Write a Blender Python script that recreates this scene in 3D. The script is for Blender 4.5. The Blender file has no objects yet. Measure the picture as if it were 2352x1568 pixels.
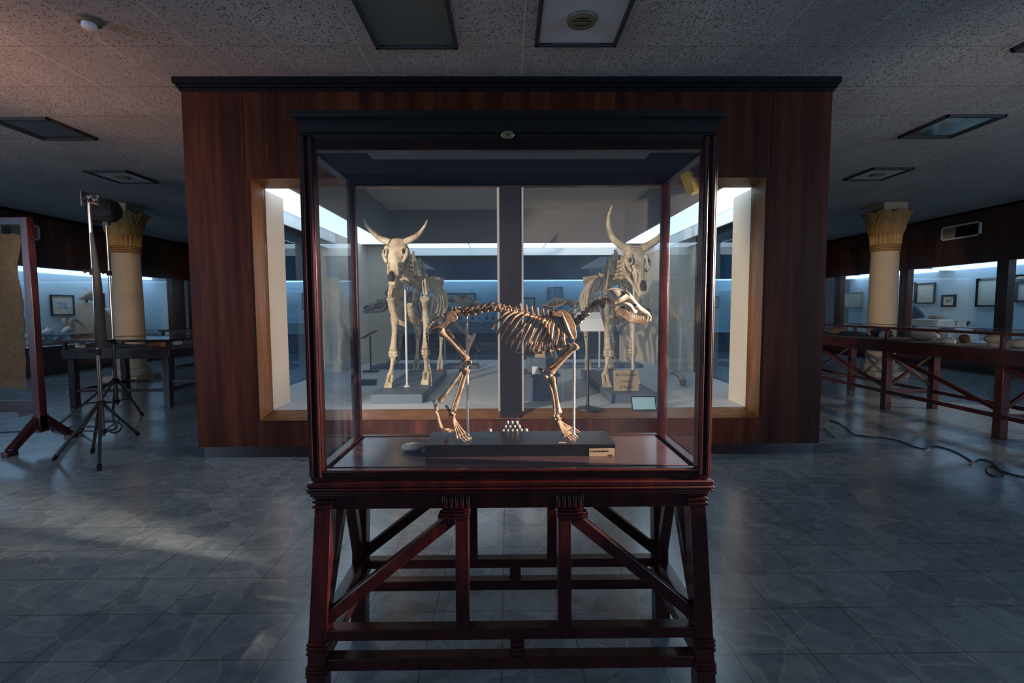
import bpy, math, random
from mathutils import Vector, Matrix
random.seed(7)
SC = bpy.context.scene
COL = SC.collection
R = math.radians

# ---------------------------------------------------------------- camera
F = 1112.0                       # focal length in pixels of a 2352 px wide frame
CAMH = 1.27
cam_d = bpy.data.cameras.new('camera')
cam_d.sensor_width = 36.0
cam_d.lens = F / 2352 * 36.0
cam_d.clip_start = 0.05
cam = bpy.data.objects.new('camera', cam_d)
COL.objects.link(cam)
CR = Matrix.Rotation(R(-0.5), 3, 'Z') @ Matrix.Rotation(R(90 - 3.85), 3, 'X') @ Matrix.Rotation(R(-0.25), 3, 'Z')
CP = Vector((0, 0, CAMH))
cam.matrix_world = Matrix.Translation(CP) @ CR.to_4x4()
SC.camera = cam

def ray(px, py):
    return CR @ Vector(((px - 1176) / F, -(py - 784) / F, -1.0))
def at(px, py, Y):
    d = ray(px, py); return CP + d * (Y / d.y)
def at_z(px, py, z):
    d = ray(px, py); return CP + d * ((z - CAMH) / d.z)
def at_x(px, py, x):
    d = ray(px, py); return CP + d * (x / d.x)

# ---------------------------------------------------------------- world, lights, exposure
SC.view_settings.view_transform = 'Standard'
SC.view_settings.look = 'None'
SC.view_settings.exposure = 0.0
SC.view_settings.gamma = 1.0
SC.view_settings.use_curve_mapping = False
SC.cycles.transparent_max_bounces = 40
SC.cycles.max_bounces = 10
SC.cycles.diffuse_bounces = 4
SC.cycles.glossy_bounces = 4
SC.cycles.sample_clamp_indirect = 3.0
w = bpy.data.worlds.new('world'); SC.world = w; w.use_nodes = True
w.node_tree.nodes['Background'].inputs[0].default_value = (0.35, 0.55, 0.8, 1)
w.node_tree.nodes['Background'].inputs[1].default_value = 0.05

def area(name, loc, target, sx, sy, power, color, spread=180):
    l = bpy.data.lights.new(name, 'AREA'); l.shape = 'RECTANGLE'; l.size = sx; l.size_y = sy
    l.energy = power; l.color = color; l.spread = R(spread)
    o = bpy.data.objects.new(name, l); COL.objects.link(o)
    o.location = loc
    o.rotation_euler = (Vector(target) - Vector(loc)).to_track_quat('-Z', 'Y').to_euler()
    return o
def spot(name, loc, target, power, color, angle, blend, size):
    l = bpy.data.lights.new(name, 'SPOT'); l.energy = power; l.color = color
    l.spot_size = R(angle); l.spot_blend = blend; l.shadow_soft_size = size
    o = bpy.data.objects.new(name, l); COL.objects.link(o)
    o.location = loc
    o.rotation_euler = (Vector(target) - Vector(loc)).to_track_quat('-Z', 'Y').to_euler()
    return o

area('daylight_right', (8.9, -1.8, 1.85), (0, 2.2, 1.0), 3.2, 1.7, 380, (0.42, 0.67, 1.0))  # added bluish side fill, no window is built behind it
area('daylight_left', (-8.9, -2.0, 1.85), (0, 2.2, 1.0), 3.0, 1.7, 470, (0.47, 0.69, 1.0))  # added fill for floor and ceiling, the wall here is solid
spot('right_key_lamp', (3.3, 1.15, 1.75), (0.08, 1.66, 1.05), 2300, (1.0, 0.82, 0.64), 21, 0.3, 0.05)
spot('right_flood_lamp', (3.4, 0.5, 1.3), (-2.9, 4.3, 1.5), 620, (1.0, 0.62, 0.36), 24, 0.7, 0.1)
spot('floor_flood_lamp', (3.3, 2.35, 1.9), (-3.6, 4.1, 0.0), 420, (0.95, 0.85, 0.8), 40, 0.5, 0.08)
spot('left_lamp', (-2.9, .9, 1.7), (0.5, 5.2, 1.1), 1300, (1.0, 0.82, 0.62), 42, 0.3, 0.05)
spot('left_column_lamp', (-2.2, 2.0, 1.9), (-6.9, 8.8, 1.5), 520, (1.0, 0.74, 0.50), 20, 0.6, 0.12)  # added fill to brighten the left column, no lamp stands there
spot('right_column_lamp', (2.3, 2.0, 1.9), (6.9, 8.8, 1.5), 520, (1.0, 0.74, 0.50), 20, 0.6, 0.12)  # matching added fill for the right column
spot('right_floor_lamp', (8.7, 5.0, 1.3), (4.1, 5.5, 0.0), 420, (1.0, 0.78, 0.62), 42, 0.3, 0.05)
spot('left_uplight', (-3.6, 1.8, 1.0), (-5.2, 6.2, 3.15), 110, (1.0, 0.84, 0.78), 100, 1.0, 0.3)  # added fill to lift the left part of the ceiling
spot('right_uplight', (3.6, 1.8, 1.0), (5.2, 6.2, 3.15), 90, (0.95, 0.88, 0.86), 100, 1.0, 0.3)  # added fill to lift the right part of the ceiling
spot('ceiling_bounce_lamp', (-4.6, 3.0, 1.6), (-3.4, 4.2, 3.15), 65, (1.0, 0.32, 0.07), 90, 0.9, 0.2)  # added orange spot standing in for light bounced off mahogany

# ---------------------------------------------------------------- mesh helper
OFF = {}
class MB:
    def __init__(s): s.v = []; s.f = []
    def add(s, vs, fs):
        n = len(s.v); s.v += [Vector(p) for p in vs]; s.f += [tuple(i + n for i in f) for f in fs]; return s
    def box(s, x0, x1, y0, y1, z0, z1):
        return s.add([(x, y, z) for z in (z0, z1) for y in (y0, y1) for x in (x0, x1)],
                     [(0, 2, 3, 1), (4, 5, 7, 6), (0, 1, 5, 4), (2, 6, 7, 3), (0, 4, 6, 2), (1, 3, 7, 5)])
    def beam(s, a, b, w, d, side=(1, 0, 0), w2=None, d2=None):
        a = Vector(a); b = Vector(b); t = (b - a).normalized()
        sd = Vector(side); sd = (sd - t * sd.dot(t)).normalized(); up = t.cross(sd)
        w2 = w if w2 is None else w2; d2 = d if d2 is None else d2
        vs = [p + sd * (i * ww / 2) + up * (j * dd / 2) for p, ww, dd in ((a, w, d), (b, w2, d2)) for j in (-1, 1) for i in (-1, 1)]
        return s.add(vs, [(0, 2, 3, 1), (4, 5, 7, 6), (0, 1, 5, 4), (2, 6, 7, 3), (0, 4, 6, 2), (1, 3, 7, 5)])
    def tube(s, pts, r, n=8, sub=3, flat=1.0, flatdir=None):
        pts = [Vector(p) for p in pts]
        rs = [r] * len(pts) if not isinstance(r, (list, tuple)) else list(r)
        if sub > 1 and len(pts) > 2:
            P = []; Q = []
            for i in range(len(pts) - 1):
                p0 = pts[max(i - 1, 0)]; p1 = pts[i]; p2 = pts[i + 1]; p3 = pts[min(i + 2, len(pts) - 1)]
                for k in range(sub):
                    t = k / sub
                    P.append(0.5 * ((2 * p1) + (p2 - p0) * t + (2 * p0 - 5 * p1 + 4 * p2 - p3) * t * t + (3 * p1 - p0 - 3 * p2 + p3) * t ** 3))
                    Q.append(rs[i] + (rs[i + 1] - rs[i]) * t)
            P.append(pts[-1]); Q.append(rs[-1]); pts, rs = P, Q
        m = len(pts); prev = None; vs = []
        for i, p in enumerate(pts):
            t = (pts[min(i + 1, m - 1)] - pts[max(i - 1, 0)])
            t = t.normalized() if t.length > 1e-9 else Vector((0, 0, 1))
            if flatdir is not None: a = Vector(flatdir)
            elif prev is None: a = Vector((0, 0, 1)) if abs(t.z) < 0.9 else Vector((1, 0, 0))
            else: a = prev
            a = a - t * a.dot(t)
            if a.length < 1e-6: a = t.orthogonal()
            a.normalize(); prev = a; b = t.cross(a)
            for k in range(n):
                an = 2 * math.pi * k / n
                vs.append(p + (a * math.cos(an) * flat + b * math.sin(an)) * rs[i])
        fs = [(i * n + k, i * n + (k + 1) % n, (i + 1) * n + (k + 1) % n, (i + 1) * n + k) for i in range(m - 1) for k in range(n)]
        fs += [tuple(range(n))[::-1], tuple((m - 1) * n + k for k in range(n))]
        return s.add(vs, fs)
    def bone(s, a, b, r, k0=1.7, k1=1.7, bow=(0, 0, 0), n=10):
        a = Vector(a); b = Vector(b); bow = Vector(bow)
        T = [0, .012, .035, .09, .2, .5, .8, .91, .965, .988, 1]
        K = [k0 * .25, k0 * .72, k0, k0 * .95, 1.05, .85, 1.05, k1 * .95, k1, k1 * .72, k1 * .25]
        return s.tube([a.lerp(b, t) + bow * math.sin(math.pi * t) for t in T], [r * k for k in K], n, 2)
    def ell(s, c, rx, ry, rz, n=12, m=8, rot=None):
        c = Vector(c); vs = []; fs = []
        for j in range(1, m):
            th = math.pi * j / m
            for k in range(n):
                ph = 2 * math.pi * k / n
                p = Vector((rx * math.sin(th) * math.cos(ph), ry * math.sin(th) * math.sin(ph), rz * math.cos(th)))
                vs.append(c + (rot @ p if rot else p))
        t0 = Vector((0, 0, rz)); vs.append(c + (rot @ t0 if rot else t0)); vs.append(c - (rot @ t0 if rot else t0))
        for j in range(m - 2):
            for k in range(n):
                fs.append((j * n + k, (j + 1) * n + k, (j + 1) * n + (k + 1) % n, j * n + (k + 1) % n))
        N = (m - 1) * n
        for k in range(n):
            fs.append((N, k, (k + 1) % n)); fs.append((N + 1, (m - 2) * n + (k + 1) % n, (m - 2) * n + k))
        return s.add(vs, fs)
    def plate(s, pts, off):
        off = Vector(off); n = len(pts); pts = [Vector(p) for p in pts]
        vs = [p - off / 2 for p in pts] + [p + off / 2 for p in pts]
        fs = [tuple(range(n)), tuple(range(n, 2 * n))[::-1]] + [(i, n + i, n + (i + 1) % n, (i + 1) % n) for i in range(n)]
        return s.add(vs, fs)
    def loft(s, secs):
        n = len(secs[0]); vs = [p for sec in secs for p in sec]; m = len(secs)
        fs = [(i * n + k, i * n + (k + 1) % n, (i + 1) * n + (k + 1) % n, (i + 1) * n + k) for i in range(m - 1) for k in range(n)]
        fs += [tuple(range(n))[::-1], tuple((m - 1) * n + k for k in range(n))]
        return s.add(vs, fs)
    def lathe(s, prof, c=(0, 0, 0), n=32):
        c = Vector(c)
        return s.loft([[c + Vector((r * math.cos(2 * math.pi * k / n), r * math.sin(2 * math.pi * k / n), z)) for k in range(n)] for r, z in prof])
    def build(s, name, mat, parent=None, local=False, bevel=0, smooth=True, ang=35, subsurf=0):
        off = Vector((0, 0, 0)) if local or parent is None else OFF.get(parent.as_pointer(), Vector((0, 0, 0)))
        me = bpy.data.meshes.new(name)
        me.from_pydata([tuple(p - off) for p in s.v], [], s.f)
        me.validate()
        import bmesh
        bm = bmesh.new(); bm.from_mesh(me); bmesh.ops.recalc_face_normals(bm, faces=bm.faces); bm.to_mesh(me); bm.free()
        me.materials.append(mat)
        if smooth:
            me.polygons.foreach_set('use_smooth', [True] * len(me.polygons))
            me.set_sharp_from_angle(angle=R(ang))
        o = bpy.data.objects.new(name, me); COL.objects.link(o)
        if parent: o.parent = parent
        OFF[o.as_pointer()] = off
        if bevel:
            b = o.modifiers.new('bevel', 'BEVEL'); b.width = bevel; b.segments = 2; b.limit_method = 'ANGLE'; b.angle_limit = R(40)
            b.harden_normals = False
        if subsurf:
            u = o.modifiers.new('sub', 'SUBSURF'); u.levels = subsurf; u.render_levels = subsurf
        return o

def tag(o, label, cat, group=None, kind=None):
    o['label'] = label; o['category'] = cat
    if group: o['group'] = group
    if kind: o['kind'] = kind
    return o
def root(name, loc, label, cat, group=None, rz=0):
    o = bpy.data.objects.new(name, None); COL.objects.link(o); o.location = loc; o.rotation_euler.z = rz
    o.empty_display_size = 0.1
    OFF[o.as_pointer()] = Vector(loc)
    return tag(o, label, cat, group)
def struct(o): o['kind'] = 'structure'; return o
def lab(o, t): o['label'] = t; return o
def copy_tree(o, parent=None):
    c = o.copy(); COL.objects.link(c); c.parent = parent
    for ch in [x for x in COL.objects if x.parent == o]: copy_tree(ch, c)
    return c

# ---------------------------------------------------------------- materials
def mat(name, col, rough=0.5, metal=0, spec=0.5, coat=0, emit=None, es=0):
    m = bpy.data.materials.new(name); m.use_nodes = True
    b = m.node_tree.nodes['Principled BSDF']
    b.inputs['Base Color'].default_value = (*col, 1); b.inputs['Roughness'].default_value = rough
    b.inputs['Metallic'].default_value = metal; b.inputs['Specular IOR Level'].default_value = spec
    b.inputs['Coat Weight'].default_value = coat; b.inputs['Coat Roughness'].default_value = 0.12
    if emit: b.inputs['Emission Color'].default_value = (*emit, 1); b.inputs['Emission Strength'].default_value = es
    return m
class NT:
    def __init__(s, m): s.t = m.node_tree; s.n = s.t.nodes; s.b = s.n['Principled BSDF']
    def N(s, ty, **k):
        o = s.n.new(ty)
        for a, v in k.items(): setattr(o, a, v)
        return o
    def L(s, a, b): s.t.links.new(a, b)
    def coord(s, scale=(1, 1, 1)):
        c = s.N('ShaderNodeTexCoord'); m = s.N('ShaderNodeMapping'); m.inputs['Scale'].default_value = scale
        g = s.N('ShaderNodeNewGeometry'); s.L(g.outputs['Position'], m.inputs['Vector']); return m.outputs[0]
    def ocoord(s, scale=(1, 1, 1)):
        c = s.N('ShaderNodeTexCoord'); m = s.N('ShaderNodeMapping'); m.inputs['Scale'].default_value = scale
        s.L(c.outputs['Object'], m.inputs['Vector']); return m.outputs[0]
    def noise(s, vec, scale, detail=4, rough=.6):
        n = s.N('ShaderNodeTexNoise'); n.inputs['Scale'].default_value = scale; n.inputs['Detail'].default_value = detail
        n.inputs['Roughness'].default_value = rough; s.L(vec, n.inputs['Vector']); return n.outputs['Fac']
    def ramp(s, fac, stops):
        r = s.N('ShaderNodeValToRGB'); e = r.color_ramp.elements
        while len(e) < len(stops): e.new(0.5)
        for el, (p, c) in zip(e, stops): el.position = p; el.color = (*c, 1) if len(c) == 3 else c
        s.L(fac, r.inputs['Fac']); return r.outputs['Color']
    def math(s, op, a, b=None, c=None):
        m = s.N('ShaderNodeMath', operation=op)
        for i, x in enumerate((a, b, c)):
            if x is None: continue
            if isinstance(x, (int, float)): m.inputs[i].default_value = x
            else: s.L(x, m.inputs[i])
        return m.outputs[0]
    def mix(s, fac, a, b, bt='MIX'):
        m = s.N('ShaderNodeMix', data_type='RGBA', blend_type=bt)
        for i, x in ((0, fac), (6, a), (7, b)):
            if isinstance(x, (int, float)): m.inputs[i].default_value = x
            elif isinstance(x, tuple): m.inputs[i].default_value = (*x, 1)
            else: s.L(x, m.inputs[i])
        return m.outputs[2]
    def bump(s, h, strength=.3, dist=.01):
        b = s.N('ShaderNodeBump'); b.inputs['Strength'].default_value = strength; b.inputs['Distance'].default_value = dist
        s.L(h, b.inputs['Height']); s.L(b.outputs[0], s.b.inputs['Normal'])

def wood(name, c0, c1, c2, scale=(9, 9, .7), rough=.35, coat=.3, obj=False, spec=.5):
    m = mat(name, c1, rough, coat=coat, spec=spec); t = NT(m)
    v = t.ocoord(scale) if obj else t.coord(scale)
    n = t.noise(v, 1.6, 5, .65)
    t.L(t.ramp(n, [(.3, c0), (.5, c1), (.72, c2)]), t.b.inputs['Base Color'])
    return m
M = {}
M['veneer'] = wood('wood_veneer', (.022, .0045, .0025), (.052, .012, .005), (.105, .029, .010), (6, 6, .35), .55, 0, spec=.12)
M['wallwood'] = wood('wall_panelling', (.03, .009, .004), (.065, .02, .009), (.12, .042, .017), (4, 4, .3), .45, .05)
M['oak'] = wood('varnished_frame_wood', (.09, .036, .012), (.14, .058, .018), (.19, .085, .032), (9, 9, .9), .35, .2)
M['mahog'] = wood('red_mahogany', (.012, .002, .002), (.03, .0038, .004), (.058, .008, .006), (14, 14, 3), .28, .22)
M['mahogtable'] = wood('table_mahogany', (.03, .006, .005), (.075, .014, .010), (.14, .03, .02), (5, 3, 5), .3, .2)
M['mahogdark'] = wood('dark_mahogany', (.006, .002, .002), (.015, .0035, .004), (.026, .006, .006), (8, 8, 3), .35, .1)
M['black'] = mat('black_paint', (.006, .005, .007), .7, spec=.15)
M['ebony'] = mat('ebonised_board', (.012, .010, .012), .28, coat=.3)
M['cream'] = mat('cream_plaster', (.62, .55, .46), .8)
M['plat'] = mat('pale_platform_paint', (.60, .63, .66), .6)
M['inside'] = mat('showcase_backing', (.50, .62, .66), .85)
M['soffit'] = mat('grey_soffit_paint', (.26, .25, .27), .7)
M['valance'] = mat('pale_valance', (.78, .80, .80), .6)
M['sand'] = mat('sandstone', (.46, .33, .22), .85)
_t = NT(M['sand']); _v = _t.coord((1, 1, 1))
_t.L(_t.ramp(_t.noise(_v, 3.2, 4), [(.3, (.45, .33, .22)), (.7, (.51, .38, .26))]), _t.b.inputs['Base Color'])
M['capital'] = mat('ochre_painted_stone', (.36, .20, .07), .85)
M['metal'] = mat('grey_steel', (.45, .45, .47), .35, metal=.9)
M['rod'] = mat('painted_rod', (.62, .60, .60), .4)
M['darkmetal'] = mat('dark_metal', (.05, .05, .055), .35, metal=.6)
M['plastic'] = mat('black_fabric', (.006, .006, .007), .8)
M['white'] = mat('white_paint', (.75, .75, .75), .5)
M['paper'] = mat('aged_paper', (.66, .62, .48), .9)
M['card'] = mat('brown_card', (.42, .30, .19), .9)
M['label'] = mat('tan_label', (.52, .34, .20), .8)
M['ink'] = mat('dark_ink', (.03, .02, .02), .7)  # also the painted shade in the skull openings
M['bluecard'] = mat('blue_card', (.28, .46, .50), .8)
M['brass'] = mat('tarnished_brass', (.45, .36, .18), .4, metal=.7)
M['tape'] = mat('yellow_tape', (.70, .42, .08), .6)
M['block'] = mat('grey_blue_block', (.10, .13, .18), .5)
M['mullion'] = mat('brown_mullion', (.012, .010, .014), .85, spec=.1)
M['cable'] = mat('cable_rubber', (.02, .02, .022), .5)
M['ball'] = mat('naphthalene', (.28, .27, .28), .6)
M['stone'] = mat('pale_stone', (.55, .54, .50), .8)
M['shell'] = mat('grey_shell', (.66, .63, .54), .3, coat=.4)
M['tan'] = mat('tan_bone', (.40, .30, .20), .7)
M['felt'] = mat('showcase_bed', (.12, .13, .15), .9)
M['darkitem'] = mat('dark_specimen', (.03, .035, .045), .5)
M['rust'] = mat('brown_stone', (.25, .10, .04), .8)
M['emit_panel'] = mat('lit_diffuser', (.8, .9, 1), .6, emit=(.60, .82, 1.0), es=2.1)
M['emit_strip'] = mat('lit_tube', (.8, .9, 1), .6, emit=(.44, .68, 1.0), es=2.2)

def bone_mat(name, c0, c1, c2, rough, coat, sc):
    m = mat(name, c1, rough, coat=coat); t = NT(m); v = t.ocoord()
    n = t.noise(v, sc, 5, .7)
    t.L(t.ramp(n, [(.32, c0), (.5, c1), (.68, c2)]), t.b.inputs['Base Color'])
    t.bump(n, .35, .002)
    return m
M['dogbone'] = bone_mat('brown_bone', (.10, .045, .025), (.36, .22, .135), (.58, .42, .29), .28, .4, 38)
M['jawbone'] = bone_mat('dark_jaw_bone', (.07, .04, .025), (.17, .10, .065), (.38, .28, .20), .4, .1, 30)  # darker bone copy that paints in the shadow on the jaw
M['dogskull'] = bone_mat('skull_bone', (.34, .25, .18), (.50, .41, .32), (.58, .50, .41), .45, .1, 18)
M['cowbone'] = bone_mat('cream_bone', (.30, .19, .10), (.60, .48, .33), (.76, .65, .50), .55, 0, 9)
M['greybone'] = bone_mat('grey_bone', (.16, .13, .11), (.26, .22, .19), (.34, .29, .25), .6, 0, 9)

# floor: square tiles of broken-marble pattern
M['floor'] = mat('marble_mosaic_tiles', (.2, .23, .25), .32, spec=.8)
t = NT(M['floor']); v = t.coord()
wv = t.N('ShaderNodeVectorMath', operation='ADD')
nz = t.N('ShaderNodeTexNoise'); nz.inputs['Scale'].default_value = 5; nz.inputs['Detail'].default_value = 3; t.L(v, nz.inputs['Vector'])
sc_ = t.N('ShaderNodeVectorMath', operation='SCALE'); sc_.inputs['Scale'].default_value = .12; t.L(nz.outputs['Color'], sc_.inputs[0])
t.L(v, wv.inputs[0]); t.L(sc_.outputs[0], wv.inputs[1])
vo = t.N('ShaderNodeTexVoronoi', feature='DISTANCE_TO_EDGE'); vo.inputs['Scale'].default_value = 5.2; t.L(wv.outputs[0], vo.inputs['Vector'])
vc = t.N('ShaderNodeTexVoronoi'); vc.inputs['Scale'].default_value = 5.2; t.L(wv.outputs[0], vc.inputs['Vector'])
cell = t.N('ShaderNodeSeparateColor'); t.L(vc.outputs['Color'], cell.inputs[0])
base = t.ramp(cell.outputs[0], [(0, (.13, .175, .23)), (.5, (.21, .27, .32)), (1, (.33, .39, .43))])
n2 = t.noise(v, 14, 6, .7)
base = t.mix(.58, base, t.ramp(n2, [(.3, (.10, .125, .15)), (.7, (.31, .33, .33))]), 'MIX')
vein = t.ramp(vo.outputs['Distance'], [(0, (1, 1, 1)), (.04, (0, 0, 0))])
base = t.mix(t.math('MULTIPLY', vein, .42), base, (.40, .42, .40))
sp = t.N('ShaderNodeSeparateXYZ'); t.L(v, sp.inputs[0])
def gridline(axis, period, offset, width):
    a = t.math('ADD', sp.outputs[axis], offset); a = t.math('DIVIDE', a, period); a = t.math('FRACT', a)
    a = t.math('SUBTRACT', a, .5); a = t.math('ABSOLUTE', a); return t.math('GREATER_THAN', a, .5 - width / period / 2)
g = t.math('MAXIMUM', gridline(0, .2856, 50.007, .005), gridline(1, .273, 49.908, .005))
base = t.mix(t.math('MULTIPLY', g, .65), base, (.045, .05, .055))
t.L(base, t.b.inputs['Base Color'])
t.L(t.math('ADD', t.math('MULTIPLY', n2, .22), .10), t.b.inputs['Roughness'])
t.bump(t.math('ADD', t.math('MULTIPLY', g, -1.0), t.math('MULTIPLY', n2, .3)), .25, .003)

# ceiling: perforated acoustic tiles
M['ceil'] = mat('perforated_ceiling_tiles', (.4, .38, .36), .9)
t = NT(M['ceil']); v = t.coord((1, 1, 0)); sp = t.N('ShaderNodeSeparateXYZ'); t.L(v, sp.inputs[0])
nb = t.noise(v, 1.1, 4, .65)
hv = t.N('ShaderNodeTexVoronoi'); hv.inputs['Scale'].default_value = 62; hv.inputs['Randomness'].default_value = .55
t.L(v, hv.inputs['Vector'])
hc = t.N('ShaderNodeSeparateColor'); t.L(hv.outputs['Color'], hc.inputs[0])
size = t.math('ADD', .12, t.math('MULTIPLY', t.math('MULTIPLY', hc.outputs[0], nb), .62))
hole = t.math('LESS_THAN', hv.outputs['Distance'], size)
base = t.ramp(nb, [(.3, (.30, .275, .26)), (.7, (.45, .43, .41))])
base = t.mix(t.math('MULTIPLY', hole, .85), base, (.055, .035, .025))
g1 = gridline(0, .59, 50.03, .006); g2 = gridline(1, .63, 49.94, .008)
base = t.mix(t.math('MULTIPLY', g1, .8), base, (.62, .59, .55))
base = t.mix(t.math('MULTIPLY', g2, .6), base, (.10, .06, .045))
t.L(base, t.b.inputs['Base Color'])
t.bump(hole, .3, -.004)

def glass_mat(name, tint, film, filmcol):
    m = bpy.data.materials.new(name); m.use_nodes = True; T = m.node_tree; n = T.nodes; n.clear()
    out = n.new('ShaderNodeOutputMaterial'); geo = n.new('ShaderNodeNewGeometry')
    ior = n.new('ShaderNodeMix'); ior.inputs[2].default_value = 1.42; ior.inputs[3].default_value = 1 / 1.42
    T.links.new(geo.outputs['Backfacing'], ior.inputs[0])
    fr = n.new('ShaderNodeFresnel'); T.links.new(ior.outputs[0], fr.inputs['IOR'])
    tr = n.new('ShaderNodeBsdfTransparent'); tr.inputs[0].default_value = (*tint, 1)
    gl = n.new('ShaderNodeBsdfGlossy'); gl.inputs['Roughness'].default_value = 0.0; gl.inputs[0].default_value = (1, 1, 1, 1)
    df = n.new('ShaderNodeBsdfDiffuse'); df.inputs[0].default_value = (*filmcol, 1)
    mx = n.new('ShaderNodeMixShader'); T.links.new(fr.outputs[0], mx.inputs[0])
    T.links.new(tr.outputs[0], mx.inputs[1]); T.links.new(gl.outputs[0], mx.inputs[2])
    m2 = n.new('ShaderNodeMixShader')
    tc = n.new('ShaderNodeTexCoord'); nz = n.new('ShaderNodeTexNoise'); nz.inputs['Scale'].default_value = 2.2; nz.inputs['Detail'].default_value = 5
    T.links.new(tc.outputs['Object'], nz.inputs['Vector'])
    mu = n.new('ShaderNodeMath'); mu.operation = 'MULTIPLY'; mu.inputs[1].default_value = film * 2
    T.links.new(nz.outputs['Fac'], mu.inputs[0]); T.links.new(mu.outputs[0], m2.inputs[0])
    T.links.new(mx.outputs[0], m2.inputs[1]); T.links.new(df.outputs[0], m2.inputs[2])
    T.links.new(m2.outputs[0], out.inputs[0])
    return m
M['bluehaze'] = glass_mat('hazy_blue_glass', (.86, .94, .98), .06, (.07, .30, .62))  # blue film colour paints in the glow reflected on these panes
M['glass'] = glass_mat('clear_glass', (.985, .99, .99), .002, (.5, .6, .7))
M['dusty'] = glass_mat('dusty_glass', (.975, .98, .985), .013, (.45, .58, .75))

# ================================================================= ROOM
H = 3.15; XL, XR, YB, YF = -9.1, 9.1, 14.2, -4.0
struct(MB().box(XL - 1, XR + 1, YF, YB + 1, -.12, 0).build('floor', M['floor'], smooth=False))
struct(MB().box(XL - 1, XR + 1, YF, YB + 1, H, H + .12).build('ceiling', M['ceil'], smooth=False))
ZW0, ZW1 = .56, 2.12
# side walls: panelled dado, panelled band above, posts between the showcase windows
def side_wall(name, X, s, posts, bays):
    m = MB()
    x0, x1 = sorted((X, X + s * .12))
    m.box(x0, x1, YF, YB, 0.1, ZW0); m.box(x0, x1, YF, YB, ZW1, H)
    for a, b in posts: m.box(x0 - (0.02 if s > 0 else 0), x1 + (0.02 if s < 0 else 0), a, b, ZW0, ZW1)
    struct(m.build(name, M['wallwood'], smooth=False))
    xb0, xb1 = sorted((X, X - s * .02))
    struct(MB().box(xb0, xb1, YF, YB, 0, .1).build('baseboard_' + name[5:], M['mahogdark'], smooth=False))
    struct(MB().box(xb0, xb1, YF, YB, H - .05, H).build('trim_' + ('1' if s < 0 else '2'), M['black'], smooth=False))
    # recess shell behind
    xa, xc = sorted((X + s * .12, X + s * .95))
    b = MB(); b.box(xa, xc, YF + 4, YB, ZW0 - .06, ZW0 - .001)
    b.box(xa, xc, YF + 4, YB, 2.18, 2.24); xo = X + s * .95
    xo0, xo1 = sorted((xo, xo + s * .06)); b.box(xo0, xo1, YF + 4, YB, ZW0 - .06, 2.24)
    for a, c in posts[1:-1]: b.box(xa, xc, a + .02, c - .02, ZW0, 2.18) if c - a > .3 else None
    struct(b.build(name + '_recess', M['inside'], smooth=False))
side_wall('wall_left', XL, -1, [(-4, 5.6), (13.25, 13.75), (14.1, 14.2)], None)
side_wall('wall_right', XR, 1, [(-4, 4.2), (6.5, 6.72), (8.76, 8.97), (10.98, 11.2), (13.2, 13.42), (14.0, 14.2)], None)
wn = 0
def pane(name, x0, x1, y0, y1, z0, z1, m='glass', parent=None):
    return MB().box(x0, x1, y0, y1, z0, z1).build(name, M[m], parent, smooth=False)
for a, b in [(5.6, 13.25), (13.75, 14.1)]:
    wn += 1; struct(pane('window_%d' % wn, XL - .05, XL - .044, a, b, ZW0, ZW1))
for a, b in [(4.2, 6.5), (6.72, 8.76), (8.97, 10.98), (11.2, 13.2), (13.42, 14.0)]:
    wn += 1; struct(pane('window_%d' % wn, XR + .044, XR + .05, a, b, ZW0, ZW1))
# far wall
m = MB(); m.box(XL, XR, YB, YB + .12, .1, ZW0); m.box(XL, XR, YB, YB + .12, ZW1, H)
bp = [(-9.1, -8.6), (-4.6, -4.4), (-.12, .12), (4.4, 4.6), (8.6, 9.1)]
for a, b in bp: m.box(a, b, YB - .02, YB + .12, ZW0, ZW1)
struct(m.build('wall_back', M['wallwood'], smooth=False))
struct(MB().box(XL, XR, YB - .02, YB, 0, .1).build('baseboard_back', M['mahogdark'], smooth=False))
b = MB(); b.box(XL, XR, YB + .12, YB + .9, ZW0 - .06, ZW0 - .001); b.box(XL, XR, YB + .12, YB + .9, 2.18, 2.24); b.box(XL, XR, YB + .9, YB + .96, ZW0 - .06, 2.24)
struct(b.build('wall_back_recess', M['inside'], smooth=False))
for (a, b_), (c, d) in zip(bp, bp[1:]):
    wn += 1; struct(pane('window_%d' % wn, b_, c, YB + .05, YB + .056, ZW0, ZW1))
# wall behind the camera
m = MB(); m.box(XL, XR, YF - .12, YF, 0, 1.0); m.box(XL, XR, YF - .12, YF, 2.7, H)
for x in (-9, -4.5, 0, 4.5, 8.6): m.box(x, x + .4, YF - .12, YF, 1, 2.7)
struct(m.build('wall_front', M['wallwood'], smooth=False))

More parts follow.
